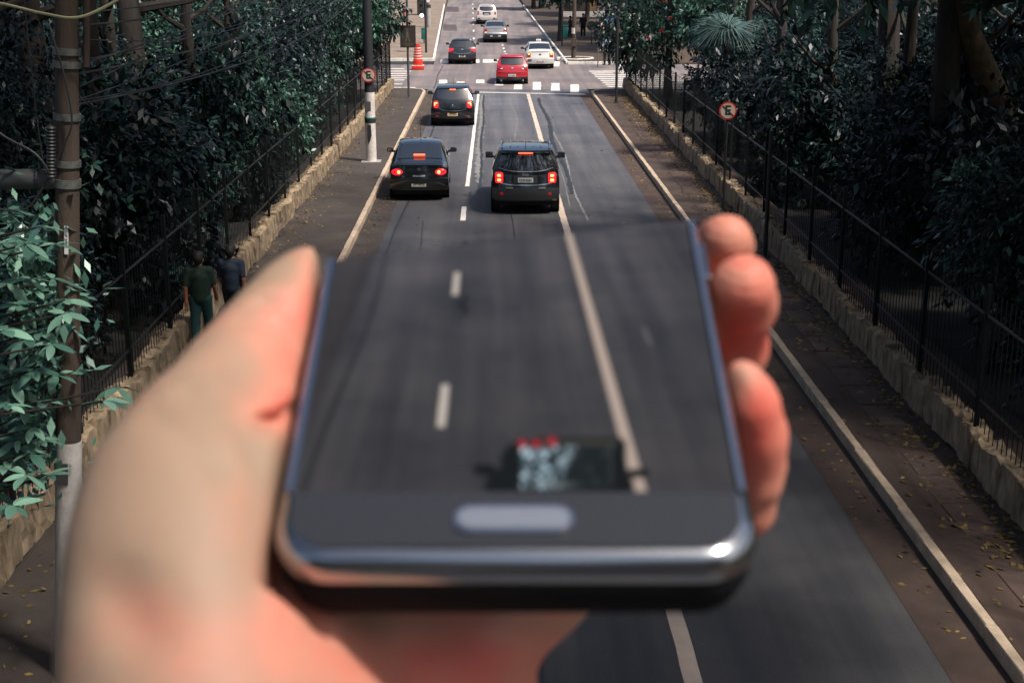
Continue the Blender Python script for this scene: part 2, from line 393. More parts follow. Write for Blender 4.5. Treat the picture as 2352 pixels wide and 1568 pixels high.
# painted markings, worn edges
def paint(name, parent, pts, m, z=.006):
    """thin worn sheet from a ribbon outline (list of (x0,x1,Y))"""
    V = []; Fc = []
    for k, (a, b, Y) in enumerate(pts):
        V += [(a, Y, rise(Y) + z), (b, Y, rise(Y) + z)]
        if k: Fc.append((2 * k - 2, 2 * k - 1, 2 * k + 1, 2 * k))
    return link(name, np_mesh(name, V, Fc, m), parent)
def wornline(name, parent, x, wd, y0, y1, m, step=.35, jit=.008, z=.006, wob=0):
    n = max(2, int((y1 - y0) / step)); ph = random.uniform(0, 9)
    pts = []
    for k in range(n + 1):
        Y = y0 + (y1 - y0) * k / n; xx = (x(Y) if callable(x) else x) + wob * math.sin(Y * .45 + ph)
        pts.append((xx - wd / 2 + random.uniform(-jit, jit), xx + wd / 2 + random.uniform(-jit, jit), Y))
    return paint(name, parent, pts, m, z)
wornline('lane_line', road, lambda Y: 1.86 if Y < 22 else 1.86 - (Y - 22) * .0016, .17, 2, 67, M['linewarm'])
wornline('lane_line', road, lambda Y: -.73 + (Y - 39) * .003, .12, 39.4, 67, M['line'])
DASH0 = 18.33
for k in range(-2, 3): wornline('lane_dash', road, -.75, .125, DASH0 + 7.86 * k, DASH0 + 7.86 * k + 2.0, M['line'])
pts = [(-.74 + 5.35 * t, 67.95 - 1.2 * t) for t in [k / 20 for k in range(21)]]
V = []; Fc = []
for k, (x, y) in enumerate(pts):
    V += [(x, y - .17, .007), (x, y + .17, .007)]
    if k: Fc.append((2 * k - 2, 2 * k, 2 * k + 1, 2 * k - 1))
link('stop_line', np_mesh('stop_line', V, Fc, M['line']), road)
def block(px, py0, py1, wm, par, m=M['line']):
    a = G(px, py0); b = G(px, py1)      # far and near end
    pts = []
    for k in range(5):
        t = k / 4; c = b.lerp(a, t); pts.append((c.x - wm / 2 + random.uniform(-.02, .02), c.x + wm / 2 + random.uniform(-.02, .02), c.y))
    paint('crosswalk_block', par, pts, m, .008)
for px, a, b in ((1018, 184, 202), (1058, 188, 191), (1103, 183.5, 192), (1146, 187, 197), (1190, 194, 206), (1233, 189, 207), (1276, 191.5, 209), (1320, 194.5, 213)): block(px, a, b, .44, xroad)
for px, a, b, wm in ((1022, 138, 146, .55), (1092, 137, 145, .5), (1118, 137, 145, .5), (1136, 137, 144.5, .5), (1272, 142, 153, .7)): block(px, a, b, wm, xroad)
def bars(x0, x1, ys, par, th=.32):
    for Y in ys: paint('crosswalk_bar', par, [(x0 + (Y - 70) * 0 + random.uniform(-.08, .08), x1 + random.uniform(-.1, .1), Y), (x0 + random.uniform(-.05, .05), x1, Y + th)], M['line'], .008)
for k in range(9):
    Y = 70.6 + k * 1.18; x0 = 6.0 - .03 * k; bars(x0, 10.5, [Y], xroad, .55)
bars(-6.6, -4.7, [72.2, 74.6, 75.9, 77.3, 78.8, 80.3, 81.8], xroad, .45); bars(-5.0, -3.9, [69.9], xroad, .7)
for k in range(9): wornline('lane_dash', froad, lambda Y: 1.05 + (85 - Y) * .0185, .14, 85.2 + k * 2.6, 86.2 + k * 2.6, M['line'])
for k in range(9): wornline('lane_dash', froad, lambda Y: -1.05 + (85 - Y) * .0145, .13, 88 + k * 7.9, 90 + k * 7.9, M['line'])
tm = text_mesh('ÔNIBUS', 2.6, M['line'], .0, .04)
q = G(1178, 0); link('road_lettering', tm, froad, (q.x, q.y + .6, rise(q.y) + .02), (math.atan(.02), 0, 0), (.52, 1.3, 1))
# seams, scars and patches
for x, wd, a, b, m, wob in ((-.42, .22, 40, 66.5, 'scar', .02), (-.36, .09, 38.5, 66.5, 'tar', .03), (-.62, .1, 36.6, 38.4, 'tar', .02), (-.6, .13, 29.6, 31.4, 'tar', .03), (-.55, .12, 24.6, 26.1, 'tar', .05),
                        (2.28, .13, 38, 65, 'tar', .07), (2.42, .06, 34, 52, 'scar', .06), (2.13, .03, 36, 47, 'scar', .04), (-2.35, .05, 20, 60, 'tar', .06), (.95, .035, 42, 62, 'scar', .10), (2.75, .05, 22.5, 23.7, 'scar', .02), (2.55, .06, 30, 33, 'tar', .1), (.5, .02, 9, 44, 'tar', .05), (-1.7, .018, 12, 34, 'tar', .08)):
    wornline('tar_seam' if m == 'tar' else 'road_scar', road, x, wd, a, b, M[m], .22, wd * .28, .0115 + .0004 * (x > 0) if m == 'tar' else .0085 + .0006 * (wd > .1), wob)
for pts_, m in (([(-.1, 1.55, 61.8), (-.15, 1.5, 64.9)], 'asphalt_patch'), ([(-2.5, -1.0, 53), (-2.5, -.9, 60)], 'asphalt_patch')): paint('road_patch', road, pts_, M[m], .004)
for px0, px1, a, b in ((1018, 1055, 28, 16), (1018, 1050, 71, 57)):
    A = G(px0, a); B = G(px1, a); C_ = G(px0, b); paint('road_patch', froad, [(A.x, B.x, A.y), (C_.x, C_.x + (B.x - A.x), C_.y)], M['asphalt_dark'], .005)
# cross street joint
wornline('road_scar', xroad, lambda Y: -3.0, .05, 70, 84, M['tar'], .3, .015, .005, .05)

# ------------------------------------------------------------------ stone walls
def stone_mesh(k):
    rg = random.Random(100 + k); bm = bmesh.new(); bmesh.ops.create_cube(bm, size=1)
    bmesh.ops.subdivide_edges(bm, edges=bm.edges[:], cuts=2, use_grid_fill=True)
    for v in bm.verts:
        x, y, z = v.co
        top = z > .4
        v.co = Vector((x * .30 + rg.uniform(-.022, .022), y * .515 + rg.uniform(-.012, .012), z * .46 + (rg.uniform(-.03, .075) if top else rg.uniform(-.01, .01))))
    me = bpy.data.meshes.new('stone_block'); bm.to_mesh(me); bm.free(); me.materials.append(M['wall']); return me
STONES = [stone_mesh(k) for k in range(9)]
def stone_wall(name, xf, y0, y1, label, side):
    root = empty(name, (xf(y0), y0, .15)); n = int((y1 - y0) / .51)
    for k in range(n):
        y = y0 + (k + .5) * .51; x = xf(y) + side * .15
        step = .03 * math.sin(k * .9) + random.uniform(-.02, .03)
        o = link('stone_block', random.choice(STONES), root, (x - root.location.x + random.uniform(-.015, .015), y - y0, .23 + step), (0, random.uniform(-.03, .03), random.choice((0, math.pi)) + random.uniform(-.03, .03)))
    return tag(root, label, 'wall')
wfL = lambda y: -5.16 + (y - 10) * .0045
wfR = lambda y: 6.05 + (y - 10) * .0095
if True:
    stone_wall('stone_wall', wfL, 9, 69, 'low rough stone wall along the pavement with the white painted poles', -1)
    stone_wall('stone_wall', wfR, 9, 69, 'low rough stone wall beside the leaf littered pavement with the single sign post', 1)
# ------------------------------------------------------------------ iron fences on the walls
def fence(xf, y0, y1, label, side):
    root = empty('iron_fence', (0, 0, 0)); off = side * .17
    nb = int((y1 - y0) / 2.4); bay = (y1 - y0) / nb
    pm = MB().bbox((0, 0, 1.0), (.06, .06, 2.0), .006).mesh('post', M['fence'])
    rm = MB().bbox((0, 0, 0), (.03, bay - .07, .035), .006).mesh('rail', M['railm'])
    pk = MB()
    for k in range(nb + 1):
        y = y0 + k * bay; link('post', pm, root, (xf(y) + off, y, .52))
        if k < nb:
            yc = y + bay / 2
            for z in (1.0, 2.12): link('rail', rm, root, (xf(yc) + off, yc, z), (0, 0, -(xf(y + bay) - xf(y)) / bay))
            for i in range(1, 16):
                yy = y + bay * i / 16; pk.box((xf(yy) + off, yy, 1.52), (.010, .010, 1.9))
    o = pk.obj('picket_infill', M['fence'], root); o['kind'] = 'stuff'
    return tag(root, label, 'fence')
if True:
    fence(wfL, 9, 68.6, 'dark iron picket fence on the wall behind the white painted poles', -1)
    fence(wfR, 9, 68.9, 'dark iron picket fence on the wall along the leaf littered pavement', 1)

# ------------------------------------------------------------------ leaves
def leaf_cloud(P, D, size, seed, curl=.0, asp=.42, jit=.35, tw=None):
    """P (n,3) leaf base points, D (n,3) leaf directions -> quads"""
    rg = np.random.default_rng(seed); n = len(P)
    D = D / np.linalg.norm(D, axis=1, keepdims=True)
    up = np.tile([0, 0, 1.0], (n, 1)) + rg.normal(0, jit, (n, 3))
    S = np.cross(D, up); S /= np.linalg.norm(S, axis=1, keepdims=True) + 1e-9
    Nn = np.cross(S, D); L = (size * rg.uniform(.55, 1.3, n))[:, None]; W = L * asp * .5
    mid = P + D * L * .45 - Nn * L * .05
    V = np.stack([P, mid + S * W, P + D * L - Nn * L * .12, mid - S * W], 1).reshape(-1, 3)
    Fq = np.arange(4 * n).reshape(-1, 4)
    tone = np.repeat(np.clip(rg.beta(1.3, 2.6, n) * (tw if tw is not None else 1), 0, 1), 4)
    return V, Fq, tone
def crown_points(n_tw, per, radii, lobes, seed, droop=.35, twl=.35, zmin=-9):
    rg = np.random.default_rng(seed); rad = np.array(radii)
    lc = rg.normal(0, .42, (lobes, 3)); lc = lc / np.maximum(1, np.linalg.norm(lc, axis=1, keepdims=True) / .72)
    lr = rg.uniform(.28, .5, lobes)
    k = rg.integers(0, lobes, n_tw); d = rg.normal(0, 1, (n_tw, 3)); d /= np.linalg.norm(d, axis=1, keepdims=True)
    rr = lr[k] * rg.uniform(.35, 1.0, n_tw) ** .5
    c = (lc[k] + d * rr[:, None]) * rad
    td = d + rg.normal(0, .5, (n_tw, 3)); td[:, 2] -= droop; td /= np.linalg.norm(td, axis=1, keepdims=True)
    t = rg.uniform(0, 1, (n_tw, per)); P = c[:, None, :] + td[:, None, :] * (t * twl)[:, :, None] + rg.normal(0, .03, (n_tw, per, 3))
    D = td[:, None, :] + rg.normal(0, .75, (n_tw, per, 3)); D[:, :, 2] -= .25
    P = P.reshape(-1, 3); D = D.reshape(-1, 3); ok = P[:, 2] > zmin
    bright = (rg.uniform(0, 1, lobes) ** 2 * 1.9)[k] * rg.choice([.25, .6, 1.5], n_tw)
    return P[ok], D[ok], np.repeat(bright, per)[ok]
def crown_mesh(name, n_tw, per, radii, lobes, size, seed, m, **kw):
    P, D, tw = crown_points(n_tw, per, radii, lobes, seed, **kw)
    V, Fq, tone = leaf_cloud(P, D, size, seed + 1, tw=tw)
    return np_mesh(name, V, Fq, m, attrs={'tone': ('FLOAT', tone)})
def trunk_mesh(name, h, r0, r1, seed, m, limbs=4, lean=.3, spread=1.4):
    rg = random.Random(seed); b = MB(); path = []; x = y = 0
    for k in range(7):
        path.append((x, y, h * k / 6)); x += rg.uniform(-lean, lean) * .3; y += rg.uniform(-lean, lean) * .3
    b.tube(path, [r0 * (1.35 if k == 0 else 1) + (r1 - r0) * k / 6 for k in range(7)], 9)
    for k in range(limbs):
        t = rg.uniform(.45, .95); i = min(5, int(t * 6)); s = Vector(path[i]).lerp(Vector(path[i + 1]), t * 6 - i); a = rg.uniform(0, 6.28)
        e = s + Vector((math.cos(a) * spread, math.sin(a) * spread, rg.uniform(.5, 1.6))); mid = s.lerp(e, .5) + Vector((0, 0, -.15))
        b.tube([s, mid, e], [r1 * .8, r1 * .55, r1 * .2], 6)
    return b.mesh(name, m, 40)
CM = []; TRUNKS = []; CANOPY = []
if True:
    CM = [crown_mesh('crown', n_, 8, (2.6, 2.6, 2.9), 13, sz_, 10 + k, M['leaf'], zmin=-2.8, twl=tl_) for k, (n_, sz_, tl_) in enumerate(((3600, .14, .3), (2100, .2, .4), (1300, .28, .5), (2300, .18, .5)))]
    CMG = [crown_mesh('crown', 2300, 8, (2.6, 2.6, 2.9), 13, .17, 30 + k, M['leaf2'], zmin=-2.8) for k in range(2)]
    CM2 = [crown_mesh('crown', 1500, 8, (2.4, 2.4, 1.8), 10, .2, 50 + k, M['leaf2']) for k in range(2)]
    CANOPY = [crown_mesh('crown', n_, 7, (5.2, 5.2, 2.4), 14, .42, 70 + k, M['leaf2'], twl=.7) for k, n_ in enumerate((740, 680, 440, 380, 110))]
    TRUNKS = [trunk_mesh('trunk', 7.5, .20, .10, k, M['bark']) for k in range(3)]
    TALL = [trunk_mesh('trunk', 11.5, .34, .16, 20 + k, M['bark'], 5, .4, 3.0) for k in range(3)]
def tree(name, x, y, crown, cz, scale, label, group, trunk=None, zb=-.05, cat='tree', cx=0, cy=0):
    root = empty(name, (x, y, zb + rise(y)), random.uniform(0, 6.28) if not cx else 0)
    if trunk: link('trunk', trunk, root)
    c = link('crown', crown, root, (cx, cy, cz), (0, 0, random.uniform(0, 6.28) if not cx else random.choice((0, 1.57, 3.14))))
    c.scale = scale
    return tag(root, label, cat, group)
if True:
    gl, gr = 'trees behind the fence on the pole side', 'trees behind the fence on the park side'
    lbl = 'dark leafy tree in the thicket behind the fence with the white painted poles'
    for X, ys, sc_ in ((-7.6, np.arange(8, 64, 4.2), (.8, .95)), (-11.5, np.arange(21, 70, 4.8), (1.05, 1.2)), (-16, np.arange(36, 74, 5), (1.15, 1.4)), (-21.5, np.arange(50, 78, 6), (1.3, 1.5)), (-27, np.arange(62, 80, 7), (1.4, 1.6))):
        for y in ys:
            s = random.uniform(*sc_)
            tree('leafy_tree', X + random.uniform(-.7, .5), y + random.uniform(-1, 1), random.choice(CMG if (y > 26 and random.random() < .25) else CM), 2.75 * s + random.uniform(0, .3), (s, s, s * random.uniform(.95, 1.25)), lbl, gl, random.choice(TRUNKS))
    lbr = 'dark leafy tree in the deep shade behind the fence of the leaf littered pavement'
    for X, ys, sc_ in ((9.3, np.arange(9, 54, 4.6), (.75, .9)), (13.5, np.arange(24, 72, 5), (1.0, 1.2)), (18.5, np.arange(38, 74, 5.4), (1.15, 1.4)), (25, np.arange(52, 80, 6), (1.3, 1.6)), (32, np.arange(66, 84, 7), (1.4, 1.7))):
        for y in ys:
            s = random.uniform(*sc_)
            tree('leafy_tree', X + random.uniform(-.5, .7), y + random.uniform(-1, 1), random.choice(CM), 2.75 * s + random.uniform(0, .3), (s, s, s * random.uniform(.95, 1.25)), lbr, gr, random.choice(TRUNKS))
    # tall trees, unseen crowns closing over the street, density graded to shape its shade
    k = 0; random.seed(41)
    for y in np.arange(1, 36, 5.2):
        kk = 3 if y < 5 else 0 if y < 18 else 2 if y < 25 else 4
        for X, cx in ((-8.2, 4.6), (9.4, -4.4)):
            tree('tall_tree', X + random.uniform(-.6, .4), y + random.uniform(-1.2, 1.2), CANOPY[min(4, kk + k % 2)], 10.6 + random.uniform(-.4, 1.2), (1, 1.05, 1), 'added unseen tree whose sparse crown thins the sun on the hand', 'tall trees over the street', TALL[k % 3], cx=cx + random.uniform(-.8, .8)); k += 1
    for y in np.arange(14, 30, 5.5):
        tree('tall_tree', 15 + random.uniform(-.6, .6), y, CANOPY[k % 2], 10.2, (1.05, 1.05, 1.1), 'added tall tree in the park, crown put there to shade the pavement', 'added shade trees in the park', TALL[k % 3], cx=-2.2); k += 1  # row added so its crowns darken the near pavement and road
    for y in (-13, -20, -28):
        for X, cx in ((-8.2, 3.2), (9.4, -3.2)):
            tree('tall_tree', X, y + random.uniform(-1, 1), CANOPY[k % 2], 8.5, (1.1, 1.1, 1.5), 'added unseen tree whose sparse crown thins the sun on the hand', 'tall trees over the street', TALL[k % 3], cx=cx); k += 1
    tree('tall_tree', 10.2, -2.7, crown_mesh('crown', 215, 7, (5.2, 5.2, 2.0), 120, .42, 91, M['leaf2'], twl=.7), 13, (1, 1, 1), 'added unseen tree whose sparse crown thins the sun on the hand', 'tall trees over the street', TALL[0], cx=-6.8)  # tree added out of view to filter sunlight falling on the hand
    # sunlit crowns that hang over the fence corner
    for x, y, cz, s, lab in ((-6.5, 63.5, 3.8, 1.05, 'leafy tree overhanging the end of the fence beside the dark sign board'), (8.5, 65.6, 3.9, 1.35, 'sunlit tree with red flowers overhanging the fence end at the crossing'), (10.6, 60.5, 3.6, 1.1, 'mid green tree behind the fence next to the red flowered tree'), (-8.6, 60, 3.6, 1.0, 'mid green tree behind the fence next to the dark sign board')):
        t = tree('overhanging_tree', x, y, CM2[int(x > 0)], cz, (s, s, s * 1.2), lab, None, TRUNKS[1])
        if x == 8.5:
            for k in range(9):
                a = random.uniform(2.2, 5.2); fl = MB()
                for i in range(5): fl.prism([(.02 * math.cos(1.26 * i) + .05 * math.cos(1.26 * i + e), .02 * math.sin(1.26 * i) + .05 * math.sin(1.26 * i + e)) for e in (0, .8, 1.7, 2.6, 3.5, 4.4)], 'y', -.01, .01)
                o_ = fl.obj('flower', M['flower'], t); o_.location = Matrix.Rotation(-t.rotation_euler.z, 3, 'Z') @ Vector((random.uniform(-2.4, 2.2), -2.5 + random.uniform(-.3, .3), 3.9 + random.uniform(-1.6, 1.2))); o_.rotation_euler.z = -t.rotation_euler.z
# ------------------------------------------------------------------ fallen leaves
def litter(name, n, fx, y0, y1, label, seed, z=.158, size=.085):
    rg = np.random.default_rng(seed); Y = y0 + (y1 - y0) * rg.uniform(0, 1, n) ** .9; X = fx(Y, rg)
    P = np.stack([X, Y, np.full(n, z)], 1); D = rg.normal(0, 1, (n, 3)); D[:, 2] = rg.uniform(-.05, .25, n)
    V, Fq, tone = leaf_cloud(P, D, size, seed, asp=.55, jit=.5); V[:, 2] = np.maximum(V[:, 2], z - .004)
    o = link(name, np_mesh(name, V, Fq, M['leafdry'], attrs={'tone': ('FLOAT', np.clip(tone * 1.6, 0, 1))}))
    return tag(o, label, 'leaves', kind='stuff')
litter('fallen_leaves', 3600, lambda Y, g: 6.02 + (Y - 10) * .0085 - np.abs(g.normal(0, .38, len(Y))), 9, 66, 'yellow fallen leaves on the pavement by the park', 3, size=.1)
litter('fallen_leaves', 1300, lambda Y, g: -5.05 + np.abs(g.normal(0, .45, len(Y))), 10, 67, 'yellow fallen leaves on the pavement with the poles', 4)
litter('fallen_leaves', 900, lambda Y, g: np.where(g.uniform(0, 1, len(Y)) < .55, -3.12 + np.abs(g.normal(0, .16, len(Y))), 4.72 - np.abs(g.normal(0, .16, len(Y)))), 12, 67, 'yellow fallen leaves gathered in both gutters', 5, .012)
litter('road_debris', 520, lambda Y, g: g.uniform(-2.6, 4.2, len(Y)), 20, 67, 'small pale leaves and scraps scattered on the asphalt', 6, .014, .075)

# ------------------------------------------------------------------ organic shapes: distance fields turned into one skin
def surface_nets(fn, lo, hi, h):
    lo = np.array(lo, float); n = np.ceil((np.array(hi) - lo) / h).astype(int) + 1
    ax = [lo[k] + h * np.arange(n[k]) for k in range(3)]
    D = fn(np.stack(np.meshgrid(*ax, indexing='ij'), -1).reshape(-1, 3).astype(np.float32)).reshape(n)
    S = D < 0
    c = np.zeros(np.array(n) - 1, int)
    for dx in (0, 1):
        for dy in (0, 1):
            for dz in (0, 1): c += S[dx:n[0] - 1 + dx, dy:n[1] - 1 + dy, dz:n[2] - 1 + dz]
    cells = np.argwhere((c > 0) & (c < 8)); idx = -np.ones(np.array(n) - 1, int); idx[tuple(cells.T)] = np.arange(len(cells))
    acc = np.zeros((len(cells), 3)); cnt = np.zeros(len(cells))
    cr = [(a, b, d) for a in (0, 1) for b in (0, 1) for d in (0, 1)]
    for p in cr:
        for k in range(3):
            if p[k]: continue
            q = list(p); q[k] = 1
            dp = D[tuple((cells + p).T)]; dq = D[tuple((cells + q).T)]; mk = (dp < 0) != (dq < 0)
            t = np.where(mk, dp / np.where(mk, dp - dq, 1), 0)
            pos = np.array(p, float)[None] + np.zeros((len(cells), 3)); pos[:, k] += t
            acc[mk] += pos[mk]; cnt[mk] += 1
    V = lo + h * (cells + acc / cnt[:, None]); Q = []
    for k in range(3):
        a, b = [(1, 2), (2, 0), (0, 1)][k]
        sl0 = [slice(None)] * 3; sl1 = [slice(None)] * 3; sl0[k] = slice(0, n[k] - 1); sl1[k] = slice(1, n[k])
        e = np.argwhere(S[tuple(sl0)] != S[tuple(sl1)])
        e = e[(e[:, a] > 0) & (e[:, b] > 0) & (e[:, a] < n[a] - 1) & (e[:, b] < n[b] - 1)]
        flip = S[tuple(e.T)]
        def g(da, db):
            o = e.copy(); o[:, a] -= da; o[:, b] -= db; return idx[tuple(o.T)]
        q = np.stack([g(1, 1), g(0, 1), g(0, 0), g(1, 0)], 1); q[~flip] = q[~flip][:, ::-1]; Q.append(q)
    return V, np.concatenate(Q)
def capsule(P, a, b, ra, rb):
    a = np.array(a, np.float32); b = np.array(b, np.float32); d = b - a
    t = np.clip(((P - a) @ d) / max(1e-12, float(d @ d)), 0, 1)
    return np.linalg.norm(P - a - t[:, None] * d, axis=1) - (ra + (rb - ra) * t)
def smin(a, b, k):
    h = np.clip(.5 + .5 * (b - a) / k, 0, 1); return b + (a - b) * h - k * h * (1 - h)
def chain_field(chains, k_in, k_out=None):
    """chains: list of lists of ((x,y,z), r); smooth inside a chain and where chains meet"""
    def fn(P):
        out = None
        for ch in chains:
            d = None
            for (a, ra), (b, rb) in zip(ch, ch[1:]):
                c = capsule(P, a, b, ra, rb); d = c if d is None else smin(d, c, k_in)
            out = d if out is None else smin(out, d, k_out or k_in)
        return out
    return fn
def chain_bounds(chains, pad):
    A = np.array([q for ch in chains for q, r_ in ch]); r_ = np.array([r_ for ch in chains for q, r_ in ch])[:, None]
    return (A - r_).min(0) - pad, (A + r_).max(0) + pad

# ------------------------------------------------------------------ telephone
A_long = (c_u * .618 + c_f * .786).normalized(); N_scr = c_r.cross(A_long).normalized()
PH0 = atd(1183.5, 1131, .1897)
PHM = Matrix((c_r, A_long, N_scr)).transposed().to_4x4(); PHM.translation = PH0      # phone: x across, y along, z out of the glass
HW = .0310                                                                         # half width of the display
TL, TR = .0572, .0692                                                              # where the two long sides end
M['metal'] = mat('polished phone frame', (.42, .435, .46), .16, metal=1)
M['chin'] = mat('phone front glass', (.032, .029, .028), .07, metal=.2, coat=1)
M['buttonm'] = mat('brushed button', (.62, .60, .58), .2, metal=.85)
M['casem'] = mat('black phone back', (.007, .008, .009), .8, spec=.15)
def phone_outline(hw, s0, rc, n=7, top=0.0):
    pts = [(-hw, TL + top)]
    for k in range(n + 1):
        a = math.pi + math.pi / 2 * k / n; pts.append((-hw + rc + rc * math.cos(a), s0 + rc + rc * math.sin(a)))
    for k in range(n + 1):
        a = 1.5 * math.pi + math.pi / 2 * k / n; pts.append((hw - rc + rc * math.cos(a), s0 + rc + rc * math.sin(a)))
    pts.append((hw, TR + top)); return pts
def shell(name, prof, m, parent, rc=.0065, cap0=True, cap1=True):
    """prof: (grow, z) list -> outline swept through the depth of the phone"""
    V = []; Fc = []; n = None
    for g, z in prof:
        o = phone_outline(HW + g, -.0105 - g, rc + g * .6); n = len(o); V += [(x, y, z) for x, y in o]
    for i in range(len(prof) - 1):
        for k in range(n): a, b = i * n + k, i * n + (k + 1) % n; Fc.append((a, b, b + n, a + n))
    if cap0: Fc.append(tuple(range(n - 1, -1, -1)))
    if cap1: Fc.append(tuple((len(prof) - 1) * n + k for k in range(n)))
    b = MB(); b.add(V, Fc); return b.obj(name, m, parent, 35)
def screen_picture():
    """what the display shows: the street below, photographed from here"""
    nx, ny = 260, 300
    u, v = np.meshgrid(np.linspace(-1, 1, nx), np.linspace(0, 1, ny))
    X = u * HW; Yt = TL + (TR - TL) * (u + 1) / 2; Y = v * Yt
    V = np.stack([X.ravel(), Y.ravel(), np.full(X.size, .00025)], 1)
    Mw = np.array(PHM); Wp = V @ Mw[:3, :3].T + Mw[:3, 3]
    d = Wp - np.array(CAM); t = -CAMH / d[:, 2]; gp = np.array(CAM) + d * t[:, None]
    f_, r_, u_ = (np.array(q) for q in (c_f, c_r, c_u)); z = d @ f_
    px = CX + FP * (d @ r_) / z; py = CY - FP * (d @ u_) / z
    rgb = np.zeros((len(V), 3)); al = np.zeros(len(V))
    def soft(x, e): return np.clip(.5 + x / e, 0, 1)
    def over(mask, col):
        nonlocal rgb, al
        mask = np.clip(mask, 0, 1)[:, None]; rgb = rgb * (1 - mask) + np.array(col) * mask; al = al * (1 - mask[:, 0]) + mask[:, 0]
    gx, gy = gp[:, 0], gp[:, 1]
    rg = np.random.default_rng(5)
    over(soft(.085 - np.abs(gx - 1.86), .03) * .95, (.42, .33, .28))
    for k in range(-2, 3): over(soft(.062 - np.abs(gx + .75), .03) * soft(gy - DASH0 - 7.86 * k, .1) * soft(DASH0 + 7.86 * k + 2 - gy, .1) * .95, (.50, .44, .39))
    over(soft(.06 - np.abs(gx + .55 + .05 * np.sin(gy * 5)), .05) * soft(gy - 24.6, .3) * soft(26.1 - gy, .3) * .7, (.012, .013, .015))
    over(soft(.035 - np.abs(gx - 2.75), .03) * soft(gy - 22.5, .3) * soft(23.7 - gy, .3) * .6, (.15, .14, .14))
    over(soft(.03 - np.abs(gx + 2.35 + .06 * np.sin(gy * .45)), .04) * .7, (.016, .017, .019))
    over(soft(-2.62 - gx, .2) * .55, (.022, .019, .018))
    # the dark car driving into the picture at its foot
    def rbox(cx, cy, hx, hy, r_, e): 
        qx = np.abs(px - cx) - hx + r_; qy = np.abs(py - cy) - hy + r_
        return soft(r_ - (np.hypot(np.maximum(qx, 0), np.maximum(qy, 0)) + np.minimum(np.maximum(qx, qy), 0)), e)
    blk = (.0105, .013, .0145)
    over(rbox(1290, 1110, 140, 98, 50, 10), blk); over(rbox(1330, 1110, 108, 106, 18, 8), blk); over(rbox(1285, 1150, 172, 70, 40, 10), blk)
    over(rbox(1112, 1078, 24, 12, 8, 8), blk); over(rbox(1150, 1085, 40, 9, 5, 8), blk); over(rbox(1468, 1086, 22, 10, 8, 8), blk); over(rbox(1440, 1088, 30, 8, 5, 8), blk)
    over(rbox(1328, 1018, 88, 7, 5, 8) * .4, (.10, .09, .08))
    over(rbox(1300, 1074, 105, 50, 14, 8), (.014, .018, .020))
    gn_ = rg.uniform(0, 1, (14, 26)); fx = np.clip((px - 1190) / 210 * 24, 0, 24.99); fy = np.clip((py - 1020) / 110 * 12, 0, 12.99); ix, iy = fx.astype(int), fy.astype(int); tx, ty = fx - ix, fy - iy
    tx = tx * tx * (3 - 2 * tx); ty = ty * ty * (3 - 2 * ty)
    nv = (gn_[iy, ix] * (1 - tx) + gn_[iy, ix + 1] * tx) * (1 - ty) + (gn_[iy + 1, ix] * (1 - tx) + gn_[iy + 1, ix + 1] * tx) * ty
    glass_ = rbox(1300, 1073, 104, 49, 10, 6) * np.clip((1318 - px - (py - 1065) * .5) / 60, 0, 1)
    over(glass_ * np.clip((nv - .28) * 3, 0, 1), (.16, .23, .27)); over(glass_ * np.clip((nv - .58) * 5, 0, 1), (.42, .52, .58))
    over(rbox(1300, 1073, 104, 49, 10, 6) * np.clip((px - 1290) / 60, 0, 1) * np.clip((nv - .72) * 4, 0, 1) * .35, (.08, .1, .11))
    over(np.exp(-((px - 1270) ** 2 / 1800 + (py - 1113) ** 2 / 40)) * .5, (.25, .3, .31))
    over(rbox(1404, 1070, 3, 46, 2, 6) * .6, (.05, .055, .058))
    for bx, by, s in ((1200, 1019, 8), (1232, 1019, 8), (1268, 1014, 9)): over(np.exp(-((px - bx) ** 2 + (py - by) ** 2) / (s * s)) * .8, (.6, .02, .045))
    Fq = (np.arange(ny - 1)[:, None] * nx + np.arange(nx - 1)[None]).reshape(-1); Fq = np.stack([Fq, Fq + 1, Fq + nx + 1, Fq + nx], 1)
    m = bpy.data.materials.new('lit display'); m.use_nodes = True; N = m.node_tree.nodes; Lk = m.node_tree.links
    N.remove(N['Principled BSDF']); em = N.new('ShaderNodeEmission'); Lk.new(em.outputs[0], N['Material Output'].inputs[0])
    ga = N.new('ShaderNodeAttribute'); ga.attribute_name = 'street'; pa = N.new('ShaderNodeAttribute'); pa.attribute_name = 'picture'; gn = N.new('ShaderNodeAttribute'); gn.attribute_name = 'level'
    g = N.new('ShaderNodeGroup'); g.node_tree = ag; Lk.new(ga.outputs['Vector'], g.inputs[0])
    sc1 = N.new('ShaderNodeMix'); sc1.data_type = 'RGBA'; sc1.blend_type = 'MULTIPLY'; sc1.inputs[0].default_value = 1; Lk.new(g.outputs[0], sc1.inputs[6]); Lk.new(gn.outputs['Color'], sc1.inputs[7])
    mx = N.new('ShaderNodeMix'); mx.data_type = 'RGBA'; Lk.new(pa.outputs['Alpha'], mx.inputs[0]); Lk.new(sc1.outputs[2], mx.inputs[6]); Lk.new(pa.outputs['Color'], mx.inputs[7])
    Lk.new(mx.outputs[2], em.inputs[0])
    rgb = np.where(al[:, None] > 1e-4, rgb / np.maximum(al, 1e-4)[:, None], 0)
    lx = 1 + (np.interp(gx, LEVEL_X, LEVEL_XF) - 1) * np.clip((gy - 20) / 10, 0, 1)
    lev = np.stack([np.interp(gy, LEVEL_Y, LEVEL[k]) * lx for k in range(3)] + [np.ones(len(V))], 1)
    return np_mesh('screen', V, Fq, m, attrs={'street': ('FLOAT_VECTOR', gp), 'picture': ('FLOAT_COLOR', np.concatenate([rgb, al[:, None]], 1)), 'level': ('FLOAT_COLOR', lev)})
